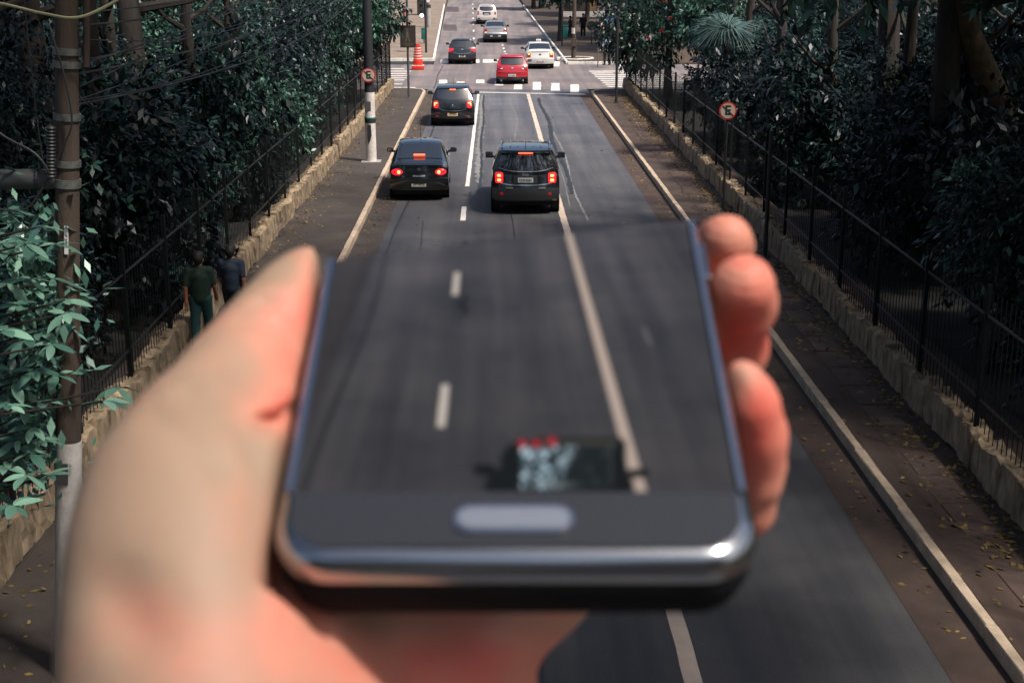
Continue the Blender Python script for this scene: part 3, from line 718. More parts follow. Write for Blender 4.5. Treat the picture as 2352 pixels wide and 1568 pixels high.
LEVEL_X, LEVEL_XF = [-2.5, 0, 2.5, 4.2], [1.2, .95, 1.1, .85]
LEVEL_Y = [12, 16, 22, 30, 36]
LEVEL = [[.74, .76, .82, 1.06, 1.25], [.73, .76, .84, 1.07, 1.26], [.76, .80, .91, 1.18, 1.36]]
if True:
    phone = empty('mobile_phone'); phone.matrix_world = PHM
    shell('frame', [(.0004, .0000), (.0014, -.0005), (.0022, -.0018), (.0024, -.0030), (.0023, -.0044), (.0015, -.0050)], M['metal'], phone, cap1=False, cap0=True)
    shell('back_cover', [(.0019, -.0046), (.0022, -.0052), (.0021, -.0085), (.0010, -.0120), (-.0012, -.0142), (-.005, -.0152)], M['casem'], phone)
    link('screen', screen_picture(), phone)
    b = MB(); rc = .0060; o = [(-HW - .0001, -.0002)]
    for k in range(8): a = math.pi + math.pi / 2 * k / 7; o.append((-HW + rc + rc * math.cos(a), -.0105 + rc + rc * math.sin(a)))
    for k in range(8): a = 1.5 * math.pi + math.pi / 2 * k / 7; o.append((HW - rc + rc * math.cos(a), -.0105 + rc + rc * math.sin(a)))
    o.append((HW + .0001, -.0002)); b.prism(o, 'z', -.0004, .0004); b.obj('bottom_bezel', M['chin'], phone)
    b = MB(); b.prism(rrect(.0165, .0050, .0024, 6, -.0002, -.0058), 'z', .0003, .0009); hb = b.obj('home_button', M['metal'], phone)
    b = MB(); b.prism(rrect(.0152, .0038, .0018, 6, -.0002, -.0058), 'z', .0008, .0011); b.obj('button_face', M['buttonm'], hb)
    for s_, m_ in ((-1, 'metal'), (1, 'metal')):
        b = MB(); e = TL if s_ < 0 else TR; b.box((s_ * (HW + .0009), e / 2, .0001), (.0008, e, .0009)); b.obj('glass_edge', M[m_], phone)
    b = MB(); b.bbox((HW + .0026, .060, -.003), (.0012, .011, .0028), .0005); b.obj('side_button', M['metal'], phone)
    tag(phone, 'mobile phone with silver frame whose lit screen carries on the street', 'phone')

# ------------------------------------------------------------------ hand
def hp(px, py, z, r_): q = Vector(((px - CX) / FP * z, -(py - CY) / FP * z, z)); return ((q.x, q.y, q.z), r_ / FP * z)
def skin_mat():
    m = bpy.data.materials.new('skin'); m.use_nodes = True; N = m.node_tree.nodes; Lk = m.node_tree.links; b = N['Principled BSDF']
    at = N.new('ShaderNodeAttribute'); at.attribute_name = 'flush_shade'
    tc = N.new('ShaderNodeTexCoord')
    nz = N.new('ShaderNodeTexNoise'); nz.inputs['Scale'].default_value = 55; nz.inputs['Detail'].default_value = 4; Lk.new(tc.outputs['Object'], nz.inputs['Vector'])
    ad = N.new('ShaderNodeMath'); ad.operation = 'MULTIPLY_ADD'; Lk.new(nz.outputs[0], ad.inputs[0]); ad.inputs[1].default_value = .7; ad.inputs[2].default_value = -.35
    a2 = N.new('ShaderNodeMath'); a2.operation = 'ADD'; a2.use_clamp = True; Lk.new(at.outputs['Fac'], a2.inputs[0]); Lk.new(ad.outputs[0], a2.inputs[1])
    rp = N.new('ShaderNodeValToRGB'); e = rp.color_ramp.elements
    e[0].color = (.37, .245, .168, 1); e[1].color = (.76, .085, .062, 1); x = e.new(.45); x.color = (.65, .25, .175, 1)
    Lk.new(a2.outputs[0], rp.inputs[0]); Lk.new(rp.outputs[0], b.inputs['Base Color'])
    b.inputs['Roughness'].default_value = .55; b.inputs['Specular IOR Level'].default_value = .3
    b.inputs['Subsurface Weight'].default_value = .35; b.inputs['Subsurface Radius'].default_value = (1, .3, .15); b.inputs['Subsurface Scale'].default_value = .004
    ri = N.new('ShaderNodeAttribute'); ri.attribute_name = 'ridge'
    wv = N.new('ShaderNodeTexWave'); wv.wave_type = 'RINGS'; wv.rings_direction = 'SPHERICAL'; wv.inputs['Scale'].default_value = 260; wv.inputs['Distortion'].default_value = 1.2; wv.inputs['Detail Scale'].default_value = 2
    Lk.new(ri.outputs['Vector'], wv.inputs['Vector'])
    n2 = N.new('ShaderNodeTexNoise'); n2.inputs['Scale'].default_value = 420; n2.inputs['Detail'].default_value = 3; Lk.new(tc.outputs['Object'], n2.inputs['Vector'])
    mm = N.new('ShaderNodeMath'); mm.operation = 'MULTIPLY_ADD'; Lk.new(wv.outputs['Fac'], mm.inputs[0]); mm.inputs[1].default_value = .5; Lk.new(n2.outputs[0], mm.inputs[2])
    bp = N.new('ShaderNodeBump'); bp.inputs['Strength'].default_value = .25; bp.inputs['Distance'].default_value = .0005; Lk.new(mm.outputs[0], bp.inputs['Height']); Lk.new(bp.outputs[0], b.inputs['Normal'])
    return m
HAND = {
 'thumb': [(707, 612, .2370, 43), (679, 662, .2345, 60), (640, 728, .2300, 78), (592, 800, .2250, 94), (528, 885, .2180, 107), (464, 975, .2100, 118), (420, 1080, .2030, 145)],
 'thumbpad': [(700, 690, .2340, 42), (668, 790, .2290, 58), (640, 870, .2245, 62)],
 'thenar': [(455, 1015, .2060, 138), (425, 1130, .1990, 180), (418, 1290, .1930, 215), (440, 1470, .1880, 230), (455, 1700, .1830, 262), (445, 2050, .18, 300)],
 'web': [(668, 950, .2180, 46), (650, 1005, .2130, 62), (620, 1050, .2090, 78), (585, 1120, .2040, 95), (560, 1270, .2000, 105), (585, 1420, .1990, 125), (650, 1560, .1990, 150)],
 'heel': [(430, 1500, .190, 210), (700, 1600, .214, 150), (900, 1650, .226, 165), (1120, 1680, .234, 140)],
 'wrist': [(540, 1750, .19, 280), (700, 1900, .195, 300), (640, 2300, .19, 330)],
 'palm': [(620, 1200, .222, 110), (900, 1250, .235, 150), (1200, 1300, .240, 150), (1000, 1550, .222, 140)],
 'palm2': [(900, 1250, .235, 150), (700, 1600, .205, 150)],
 'index': [(1120, 1000, .262, 95), (1400, 760, .290, 92), (1610, 610, .286, 70), (1662, 566, .2640, 62), (1668, 550, .2560, 60)],
 'middle': [(1250, 1080, .262, 98), (1520, 890, .276, 94), (1680, 800, .262, 78), (1706, 700, .2440, 72), (1708, 656, .2370, 74)],
 'ring': [(1300, 1220, .252, 98), (1580, 1250, .250, 82), (1716, 1170, .2330, 56), (1738, 1085, .2275, 60), (1740, 1000, .2230, 62), (1724, 925, .2190, 57), (1703, 866, .2170, 46)],
 'little': [(1250, 1290, .244, 85), (1450, 1310, .240, 70), (1560, 1260, .236, 56), (1570, 1210, .233, 52)],
}
# skin folds seen on the thumb and palm: polyline, width in pixels, depth in metres
CREASES = [([(598, 968), (640, 958), (705, 925)], 15, .0034), ([(280, 1365), (312, 1435)], 75, .0018), ([(590, 700), (640, 705), (690, 735)], 12, .0013), ([(560, 730), (630, 745), (690, 775)], 14, .0014), ([(600, 690), (650, 680), (700, 690)], 10, .0009),
           ([(430, 905), (500, 930), (560, 990)], 26, .0009), ([(360, 960), (440, 1010), (500, 1080)], 30, .0008), ([(580, 1030), (595, 1120), (600, 1300)], 30, .0008), ([(480, 840), (540, 860), (600, 900)], 18, .0006),
           ([(1640, 742), (1700, 752), (1770, 735)], 10, .0006), ([(1700, 1125), (1750, 1120), (1800, 1100)], 12, .0007)]
def build_hand():
    H_ = {k: [hp(*q) for q in v] for k, v in HAND.items()}
    fn_p = chain_field([H_[k] for k in ('thenar', 'web', 'heel', 'wrist', 'palm', 'palm2')], .010, .010)
    fn_t = chain_field([H_['thumb'], H_['thumbpad']], .006, .006)
    fing = [chain_field([H_[k]], .0035) for k in ('index', 'middle', 'ring', 'little')]
    def fn(P):
        out = np.empty(len(P), np.float32)
        for s in range(0, len(P), 400000):
            q = P[s:s + 400000]; d = smin(fn_p(q), fn_t(q), .0045)
            f = None
            for g in fing:
                e = g(q); f = e if f is None else smin(f, e, .0006)
            d = smin(d, f, .004)
            # the phone lies in the hand: the flesh gives way to it
            ql = (q - ph_o) @ ph_m
            bx = np.maximum(np.abs(ql[:, 0]) - .0345, np.maximum(-.0145 - ql[:, 1], np.maximum(ql[:, 1] - .085, np.maximum(ql[:, 2] - .0012, -.0150 - ql[:, 2]))))
            qx = CX + FP * q[:, 0] / q[:, 2]; qy = CY - FP * q[:, 1] / q[:, 2]; nearm = np.abs(d) < .006
            if nearm.any():
                g_ = np.zeros(nearm.sum(), np.float32); ax_, ay_ = qx[nearm], qy[nearm]
                for pl, wd, dp in CREASES:
                    m_ = np.full(len(ax_), 1e9)
                    for (x0, y0), (x1, y1) in zip(pl, pl[1:]):
                        t = np.clip(((ax_ - x0) * (x1 - x0) + (ay_ - y0) * (y1 - y0)) / ((x1 - x0) ** 2 + (y1 - y0) ** 2), 0, 1)
                        m_ = np.minimum(m_, np.hypot(ax_ - x0 - t * (x1 - x0), ay_ - y0 - t * (y1 - y0)))
                    g_ += dp * np.exp(-(m_ / wd) ** 2)
                d[nearm] += g_
            out[s:s + 400000] = np.maximum(d, -bx)
        return out
    toc = Matrix((c_r, c_u, c_f)); o_c = toc @ (PH0 - CAM)
    ph_o = np.array(o_c, np.float32); ph_m = np.array([list(toc @ c_r), list(toc @ A_long), list(toc @ N_scr)], np.float32).T
    lo, hi = chain_bounds(list(H_.values()), .004); lo = np.maximum(lo, (-.09, -.105, .10)); hi = np.minimum(hi, (.075, .03, .32))
    V, Q = surface_nets(fn, lo, hi, .00135)
    # colour: blood in the fingertips, in the folds and where the skin bends round the phone, plus painted palm shade
    z = V[:, 2]; px = CX + FP * V[:, 0] / z; py = CY - FP * V[:, 1] / z
    fl = np.full(len(V), .03)
    def blob(cx, cy, sx, sy, a): nonlocal fl; fl += a * np.exp(-((px - cx) / sx) ** 2 - ((py - cy) / sy) ** 2)
    blob(675, 710, 60, 60, .42); blob(705, 650, 25, 120, .3); blob(670, 900, 60, 70, .42); blob(610, 950, 90, 40, .3); blob(650, 800, 60, 80, .3); blob(560, 760, 80, 60, .12)
    blob(300, 1395, 80, 80, .20); blob(720, 1440, 100, 100, .12); blob(900, 1500, 300, 120, .25); blob(640, 1330, 35, 200, .25); blob(470, 1470, 200, 90, .12); blob(1150, 1520, 200, 160, .3)  # first blob paints shade into the hollow below the thumb
    fg = np.clip((px - 1560) / 60, 0, 1); fl += fg * .46
    blob(1680, 560, 70, 40, -.12); blob(1700, 760, 70, 70, .45); blob(1690, 630, 50, 40, -.18); blob(1740, 970, 50, 130, .35); blob(1710, 850, 40, 40, -.42); blob(1700, 600, 60, 20, .25)
    fl += .22 * np.clip((py - 1440) / 60, 0, 1) * np.clip((px - 720) / 200, 0, 1)  # shade below the phone painted into the palm colour
    fl = np.clip(fl, 0, 1)
    # local coordinates for the friction ridges: centred on each tip
    tips = np.array([H_[k][-1][0] for k in ('thumb', 'index', 'middle', 'ring')]); tips[0] = H_['thumb'][0][0]
    off = np.array([[0, .003, -.002]] * 4); dd = np.linalg.norm(V[:, None] - (tips + off)[None], axis=2); near = dd.argmin(1)
    ridge = V - (tips + off)[near]; ridge = np.where((dd.min(1) < .011)[:, None], ridge * 1.0, 0)
    W = V @ np.array([list(c_r), list(c_u), list(c_f)]) + np.array(CAM)
    base = np.array(atd(400, 1500, .19)); 
    o = empty('hand', tuple(base))
    me = np_mesh('hand_skin', W - base, Q, skin_mat(), True, {'flush_shade': ('FLOAT', fl), 'ridge': ('FLOAT_VECTOR', ridge)})
    ob = link('skin', me, o); sm_ = ob.modifiers.new('s', 'SMOOTH'); sm_.iterations = 4; sm_.factor = .5
    # thumb nail lies on the far side of the thumb
    tag(o, 'bare hand gripping the phone from behind, thumb and flushed fingers on its edges', 'hand')
build_hand()

# ------------------------------------------------------------------ cars
def interp(x, xs, ys): return float(np.interp(x, xs, ys))
class Car:
    """rear bumper at y=0, nose at y=L; x to the right, z up"""
    JZ = (0, .10, .34, .6, .84, 1.0)
    def __init__(s, name, kind, L, W, H, belt, zb, paint, label, loc, rz=0, rear=None, deck=None, bulge=.10, wt=None, roofz=None):
        s.k = kind; s.L, s.W, s.H, s.belt, s.zb = L, W, H, belt, zb; s.bulge = bulge
        s.root = empty(name, loc, rz); tag(s.root, label, 'car'); s.p = M[paint]
        w2 = W / 2; wt = wt or w2 * .70
        if kind == 'sedan':
            dk = deck or .98
            st = [(0, belt - .1, dk - .05, w2 * .95, w2 * .93, w2 * .86, .02), (.25, belt - .05, dk, w2, w2 * .97, w2 * .84, .03), (.62, belt, dk + .03, w2, w2 * .985, w2 * .80, .03),
                  (1.32, belt + .02, H - .06, w2, w2 * .985, wt, .03), (1.75, belt + .01, H - .015, w2, w2 * .985, wt * 1.03, .035), (2.35, belt, H - .025, w2, w2 * .985, wt * 1.03, .035), (2.62, belt, H - .08, w2, w2 * .985, wt * 1.02, .03),
                  (3.25, belt - .02, belt + .08, w2, w2 * .97, w2 * .80, .04), (3.75, belt - .08, belt - .01, w2 * .98, w2 * .94, w2 * .78, .05), (L - .12, belt - .2, belt - .16, w2 * .92, w2 * .86, w2 * .7, .04), (L, belt - .38, belt - .34, w2 * .8, w2 * .76, w2 * .6, .02)]
            s.rearwin = (2, 3); s.screen = (6, 7); s.side = (2.45, 6.5)
            s.rz = [zb, zb + .1, zb + .35, .7, belt - .1, dk - .05]; s.ry = [.10, .03, .0, .06, .09, .12]
        else:
            rt = roofz or H - .07
            st = [(0, belt, rt, w2 * .97, w2 * .95, wt, .02), (.62, belt, H - .02, w2, w2 * .985, wt * 1.04, .03), (1.2, belt, H - .0, w2, w2 * .985, wt * 1.06, .03), (1.9, belt, H - .015, w2, w2 * .985, wt * 1.05, .03), (2.25, belt, H - .07, w2, w2 * .985, wt * 1.03, .03),
                  (2.9, belt - .02, belt + .1, w2, w2 * .97, w2 * .80, .04), (3.45, belt - .06, belt + .02, w2 * .98, w2 * .94, w2 * .78, .05), (L - .12, belt - .2, belt - .14, w2 * .92, w2 * .86, w2 * .7, .04), (L, belt - .4, belt - .36, w2 * .8, w2 * .76, w2 * .6, .02)]
            s.rearwin = None; s.screen = (4, 5); s.side = (.55, 4.4)
            s.rz, s.ry = rear or ([zb, zb + .1, .55, .8, belt, rt], [.08, .02, .0, .05, .1, .42])
        s.st = st; s.rings = [s.ring(*q) for q in st]
        # rear ring follows the rear profile
        s.rings[0] = [(x, interp(z, s.rz, s.ry) + bulge if j < 9 else y_, z) for j, (x, y_, z) in enumerate(s.rings[0])]
        top_y = interp(s.rings[0][7][2], s.rz, s.ry) + bulge
        s.rings[0] = s.rings[0][:8] + [(x, top_y - bulge * (1 - (x / max(.01, s.rings[0][7][0])) ** 2) , z) for x, y_, z in s.rings[0][8:]]
        s.body()
    def ring(s, y, zb_belt, zt, wl, wb, wt, cr):
        zb = s.zb + (.06 if y < .3 or y > s.L - .3 else 0); pts = []
        for f in s.JZ:
            z = zb + (zb_belt - zb) * f; ww = interp(f, [0, .1, .45, .8, 1], [wl * .93, wl * .98, wl, wl * .992, wb]); pts.append((ww, y, z))
        pts.append(((wb * .56 + wt * .44) + .012, y, zb_belt + (zt - zb_belt) * .45)); pts.append((wt, y, zt - .012))
        for fx, fz in ((.88, .35), (.5, .8), (0, 1)): pts.append((wt * fx, y, zt + cr * fz))
        return pts
    def P(s, i, j, side=1):
        i0 = min(int(i), len(s.rings) - 2); j0 = min(int(j), len(s.rings[0]) - 2); a, b = i - i0, j - j0
        q = [Vector(s.rings[i0 + di][j0 + dj]) for di in (0, 1) for dj in (0, 1)]
        v = (q[0] * (1 - b) + q[1] * b) * (1 - a) + (q[2] * (1 - b) + q[3] * b) * a
        return Vector((v.x * side, v.y, v.z))
    def Rr(s, x, z):
        w_ = max(.05, interp(z, [q[2] for q in s.rings[0][:8]], [q[0] for q in s.rings[0][:8]]))
        return interp(z, s.rz, s.ry) + s.bulge * min(1.2, abs(x) / w_) ** 2.6
    def body(s):
        nj = len(s.rings[0]); b = MB(); V = []; Fc = []
        for r_ in s.rings:
            V += [(x, y, z) for x, y, z in r_] + [(-x, y, z) for x, y, z in reversed(r_[:-1])]
        n = 2 * nj - 1
        for i in range(len(s.rings) - 1):
            for k in range(n - 1): a = i * n + k; Fc.append((a, a + 1, a + 1 + n, a + n))
            Fc.append((i * n + n - 1, i * n, (i + 1) * n, (i + 1) * n + n - 1))
        e = (len(s.rings) - 1) * n; Fc.append(tuple(e + k for k in range(n)))
        b.add(V, Fc)
        # rear face, a bulged grid
        cols = 13; rowsz = []
        for j in range(7):
            z0, z1 = s.rings[0][j][2], s.rings[0][j + 1][2]; m_ = max(1, int((z1 - z0) / .07))
            rowsz += [z0 + (z1 - z0) * k / m_ for k in range(m_)]
        rowsz.append(s.rings[0][7][2]); gv = []; gf = []
        zs = [q[2] for q in s.rings[0][:8]]; ws = [q[0] for q in s.rings[0][:8]]
        for z in rowsz:
            w_ = interp(z, zs, ws)
            for c in range(cols): x = w_ * (2 * c / (cols - 1) - 1); gv.append((x, s.Rr(x, z), z))
        for r_ in range(len(rowsz) - 1):
            for c in range(cols - 1): a = r_ * cols + c; gf.append((a, a + 1, a + cols + 1, a + cols))
        # close the small cap between last row and roof line
        b.add(gv, gf)
        me = bpy.data.meshes.new('body'); me.from_pydata(b.v, [], b.f); me.update()
        bm = bmesh.new(); bm.from_mesh(me); bmesh.ops.remove_doubles(bm, verts=bm.verts[:], dist=.004); bmesh.ops.recalc_face_normals(bm, faces=bm.faces[:]); bm.to_mesh(me); bm.free()
        me.materials.append(s.p); me.polygons.foreach_set('use_smooth', [True] * len(me.polygons)); me.set_sharp_from_angle(angle=R(32))
        s.bodyo = link('body', me, s.root)
        # underbody and wheels
        MB().box((0, s.L / 2, s.zb + .02), (s.W * .86, s.L * .9, .18)).obj('underbody', M['underside'], s.root)
        rw = .315 if s.H < 1.6 else .35
        for y in (.72 if s.k != 'sedan' else .85, s.L - .82):
            for sd_ in (-1, 1):
                Mx = Matrix.Rotation(math.pi / 2, 4, 'Y')
                t = MB(); t.lathe([(rw * .6, -.1), (rw * .93, -.105), (rw, -.08), (rw, .08), (rw * .93, .105), (rw * .6, .1)], 22, (0, 0, 0), Mx)
                wo = t.obj('wheel', M['rubber'], s.root, 40, (sd_ * (s.W / 2 - .125), y, rw))
                MB().lathe([(rw * .6, -.012), (rw * .5, .01), (.02, .02)], 18, (sd_ * .1, 0, 0), Matrix.Rotation(sd_ * math.pi / 2, 4, 'Y')).obj('rim', M['rim'], wo, 40)
                a = MB(); a.lathe([(rw * 1.17, -.02), (rw * 1.17, .004)], 22, (sd_ * (s.W / 2 - .012), y, rw + .02), Mx); a.obj('wheel_arch', M['underside'], s.root)
    def surf_patch(s, name, f, nu, nv, m, off=.006, thick=.012, parent=None):
        """f(u,v)->Vector on the body; proud sheet with thickness"""
        g = [[f(u / nu, v / nv) for u in range(nu + 1)] for v in range(nv + 1)]; cen = Vector((0, s.L * .45, s.H * .4)); V = []; W_ = []
        for v in range(nv + 1):
            for u in range(nu + 1):
                du = g[v][min(u + 1, nu)] - g[v][max(u - 1, 0)]; dv = g[min(v + 1, nv)][u] - g[max(v - 1, 0)][u]; n_ = du.cross(dv)
                n_ = n_.normalized() if n_.length > 1e-9 else Vector((0, -1, 0))
                if n_.dot(g[v][u] - cen) < 0: n_ = -n_
                V.append(g[v][u] + n_ * off); W_.append(g[v][u] - n_ * thick)
        n = len(V); w_ = nu + 1; Fc = []
        for v in range(nv):
            for u in range(nu): a = v * w_ + u; Fc += [(a, a + 1, a + w_ + 1, a + w_), (n + a, n + a + w_, n + a + w_ + 1, n + a + 1)]
        edge = [u for u in range(nu)] + [v * w_ + nu for v in range(nv)] + [nv * w_ + u for u in range(nu, 0, -1)] + [v * w_ for v in range(nv, 0, -1)]
        for i in range(len(edge)): a, b_ = edge[i], edge[(i + 1) % len(edge)]; Fc.append((a, b_, n + b_, n + a))
        return MB().add(V + W_, Fc).obj(name, m, parent or s.root, 40)
    def rear(s, name, pts, m, off=.008, parent=None, thick=.03, dense=3):
        """convex outline in (x,z) laid on the rear face; concentric rings so it follows the bulge"""
        out = []
        for a, b_ in zip(pts, pts[1:] + pts[:1]):
            for k in range(dense): out.append((a[0] + (b_[0] - a[0]) * k / dense, a[1] + (b_[1] - a[1]) * k / dense))
        cx = sum(q[0] for q in out) / len(out); cz = sum(q[1] for q in out) / len(out); n = len(out); V = []; Fc = []
        def put(x, z, o): V.append((x, s.Rr(x, z) - o, z))
        for x, z in out: put(x, z, -thick)
        for fr, o in ((1, off * .3), (.93, off), (.6, off * 1.1), (.25, off * 1.15)):
            for x, z in out: put(cx + (x - cx) * fr, cz + (z - cz) * fr, o)
        put(cx, cz, off * 1.15)
        for i in range(4):
            for k in range(n): Fc.append((i * n + k, i * n + (k + 1) % n, (i + 1) * n + (k + 1) % n, (i + 1) * n + k))
        for k in range(n): Fc.append((4 * n + k, 4 * n + (k + 1) % n, 5 * n))
        return MB().add(V, Fc).obj(name, m, parent or s.root, 50)
    def both(s, name, pts, m, **kw):
        a = s.rear(name, pts, m, **kw); b_ = s.rear(name, [(-x, z) for x, z in reversed(pts)], m, **kw); return a, b_
    def band(s, name, x0, x1, zlo, zhi, m, n=14, off=.012, thick=.02, parent=None):
        """strip on the rear face between two curves"""
        return s.surf_patch(name, lambda u, v: (lambda x: (lambda z: Vector((x, s.Rr(x, z), z)))(zlo(x) + (zhi(x) - zlo(x)) * v))(x0 + (x1 - x0) * u), n, 3, m, off, thick, parent)
    def plate(s, text, z, m, x=0, w_=.40, h_=.125, ink='ink', parent=None):
        y = s.Rr(x, z) - .03; sl = .06
        p_ = MB(); p_.prism(rrect(w_, h_, .012), 'y', -.006, .006); o = p_.obj('licence_plate', m, s.root, loc=(x, y, z)); o.rotation_euler.x = -sl
        t = text_mesh(text, .085, M[ink], .001, .002); link('plate_lettering', t, o, (0, -.008, -.012), (math.pi / 2, 0, 0), (.92, 1, 1)); return o
    def side_glass(s, splits):
        for sd_ in (-1, 1):
            for a, b_ in splits:
                s.surf_patch('side_window', lambda u, v: s.P(a + (b_ - a) * u, 5.12 + 1.75 * v, sd_), 5, 3, M['glass'], .006, .02)
    def windscreen(s):
        i0, i1 = s.screen
        s.surf_patch('windscreen', lambda u, v: s.P(i0 + .08 + (i1 - i0 - .2) * v, 7.3 + 2.7 * (1 - abs(2 * u - 1)), 1 if u > .5 else -1), 10, 4, M['glass'], .006, .02)
    def rear_glass_sedan(s):
        i0, i1 = s.rearwin
        return s.surf_patch('rear_window', lambda u, v: s.P(i0 + .08 + (i1 - i0 - .16) * v, 7.25 + 2.75 * (1 - abs(2 * u - 1)), 1 if u > .5 else -1), 12, 5, M['glass'], .007, .02)
    def rear_sedan_point(s, xf, t):
        i0, i1 = s.rearwin; return s.P(i0 + (i1 - i0) * t, 10 - 3 * abs(xf), 1 if xf >= 0 else -1)
    def mirrors(s, m, y, z, sq=False, wd=.2, ht=.15):
        for sd_ in (-1, 1):
            b = MB(); c = Vector((sd_ * (s.W / 2 + .10), y, z)); prof = rrect(wd, ht, .02 if sq else ht * .42, 4)
            rings = []
            for fy, sc_ in ((-.045, .86), (-.035, 1), (.03, .95), (.09, .6), (.11, .2)): rings.append([Vector((c.x + px_ * sc_, c.y + fy, c.z + pz_ * sc_)) for px_, pz_ in prof])
            n = len(prof); V = [q for r_ in rings for q in r_]; Fc = [(i * n + k, i * n + (k + 1) % n, (i + 1) * n + (k + 1) % n, (i + 1) * n + k) for i in range(4) for k in range(n)] + [tuple(range(n)), tuple(4 * n + k for k in range(n))]
            b.add(V, Fc); b.box((sd_ * (s.W / 2 - .02), y + .04, z - ht * .35), (.14, .06, .05)); o = b.obj('wing_mirror', m, s.root, 40)
            MB().prism(rrect(wd * .78, ht * .74, ht * .25, 4, c.x, c.z), 'y', y - .052, y - .046).obj('mirror_glass', M['glass'], o)
    def antenna(s, y, z, h, x=0, lean=.3):
        MB().tube([(x, y, z - .02), (x, y - h * lean, z + h)], [.008, .004], 6).obj('antenna', M['plastic'], s.root)
    def emblem(s, pts, z, m='chrome', x=0): return s.rear('emblem', [(x + a, z + b_) for a, b_ in pts], M[m], off=.018, dense=1)
    def word(s, text, size, x, z, m='chrome'):
        link('lettering', text_mesh(text, size, M[m], .003, .001), s.root, (x, s.Rr(x, z) - .016, z), (math.pi / 2 - .08, 0, 0))
    def gap(s, pts_top, x0, x1, zf, m='underside', h=.008):
        s.band('shut_line', x0, x1, lambda x: zf(x) - h / 2, lambda x: zf(x) + h / 2, M[m], 16, .003, .01)
def place(px, py, dy=.5): q = G(px, py); return (q.x, q.y - dy, q.z)
def oval(cx, cz, rx, rz_, n=14): return [(cx + rx * math.cos(2 * math.pi * k / n), cz + rz_ * math.sin(2 * math.pi * k / n)) for k in range(n)]
def cars():
    # ---- black SUV with square lamps and roof rails
    c = Car('off_road_car', 'hatch', 4.23, 1.80, 1.67, 1.10, .30, 'paint_black', 'black SUV with square lit tail lamps and silver roof rails in the middle lane', place(1206, 486), R(-1.2),
            rear=([.3, .42, .6, .85, 1.10, 1.62], [.06, .0, .0, .05, .09, .30]), wt=.66)
    smile = lambda x: 1.13 + .09 * abs(x / .7) ** 3
    c.band('rear_window', -.66, .66, lambda x: smile(x) + .012, lambda x: 1.535 - .03 * abs(x / .66) ** 4, M['glass'], 16, .01)
    c.band('window_trim', -.70, .70, lambda x: smile(x) - .022, smile, M['chrome'], 16, .014)
    c.band('spoiler', -.64, .64, lambda x: 1.555 - .02 * abs(x / .64) ** 3, lambda x: 1.632 - .02 * abs(x / .64) ** 3, M['paint_black'], 12, .09, .05)
    MB().bbox((0, c.Rr(0, 1.575) - .1, 1.59), (.38, .03, .03), .008).obj('brake_light', M['brake'], c.root)
    for a in c.both('tail_light', rrect(.21, .27, .05, 4, .69, .965), M['lit'], off=.03):
        pass
    for s_ in (-1, 1):
        for z in (1.02, .905): c.rear('lamp_segment', rrect(.105, .072, .02, 3, s_ * .69, z), M['hot'], off=.044, dense=2)
        MB().tube([(s_ * .62, .62, 1.66), (s_ * .635, .75, 1.74), (s_ * .64, 2.0, 1.73), (s_ * .62, 2.2, 1.65)], .022, 8).obj('roof_rail', M['chrome'], c.root, 40)
        c.rear('reflector', rrect(.09, .075, .01, 2, s_ * .63, .56), M['reflector'], off=.05)
        c.rear('bumper_pad', rrect(.2, .05, .015, 2, s_ * .42, .70), M['darkgrey'], off=.06)
    for k in range(5): MB().bbox((-.4 + .2 * k, 1.35, 1.703), (.02, 1.3, .012), .004).obj('roof_rib', M['paint_black'], c.root)
    c.band('rear_bumper', -.86, .86, lambda x: .40 + .04 * abs(x / .86) ** 3, lambda x: .70, M['plastic'], 16, .05, .03)
    c.band('tailgate_trim', -.70, .70, lambda x: .765 + .07 * abs(x / .7) ** 4, lambda x: .79 + .07 * abs(x / .7) ** 4, M['chrome'], 16, .016)
    c.rear('plate_recess', rrect(.62, .2, .03, 3, 0, .915), M['plastic'], off=.004)
    c.plate('COP·8281', .91, M['plate_white']); c.word('Jeep', .1, 0, 1.05)
    c.side_glass([(.75, 1.75), (1.85, 3.9)]); c.windscreen(); c.mirrors(M['plastic'], 2.55, 1.22, True, .2, .17); c.antenna(.75, 1.68, .22, lean=.6)
    c.band('wiper', -.06, .34, lambda x: 1.17 + .2 * max(0, x), lambda x: 1.19 + .2 * max(0, x), M['plastic'], 6, .02)
    # ---- black sedan
    c = Car('saloon_car', 'sedan', 4.21, 1.656, 1.46, .93, .24, 'paint_black', 'black saloon car with round lit tail lamps beside the kerb', place(965, 456), R(1.0), deck=1.02)
    g = c.rear_glass_sedan(); q = c.rear_sedan_point(0, .2)
    MB().bbox((q.x, q.y - .02, q.z + .035), (.32, .05, .045), .01).obj('brake_light', M['brake'], c.root)
    c.band('deck_lip', -.62, .62, lambda x: .945, lambda x: .968 - .01 * abs(x / .62) ** 2, M['paint_black'], 12, .03)
    for s_ in (-1, 1):
        c.rear('tail_light', oval(s_ * .60, .80, .155, .085), M['lit'], off=.02); c.rear('lamp_bulb', oval(s_ * .55, .80, .05, .05, 12), M['hot'], off=.04, dense=1)
        c.rear('reverse_lamp', oval(s_ * .66, .80, .03, .03, 10), M['lamp'], off=.04, dense=1)
    c.gap(None, -.56, .56, lambda x: .665 + .05 * abs(x / .56) ** 6, 'chrome', .012); c.rear('rear_handle', rrect(.36, .04, .015, 3, 0, .70), M['chrome'], off=.012)
    c.band('rear_bumper', -.80, .80, lambda x: .32 + .03 * abs(x / .8) ** 3, lambda x: .62, M['paint_black'], 16, .035, .03)
    c.plate('EPT·0078', .48, M['plate_green']); c.emblem(circ(.045, 12), .875); c.emblem(circ(.034, 12), .875, 'ink').location.y -= .004
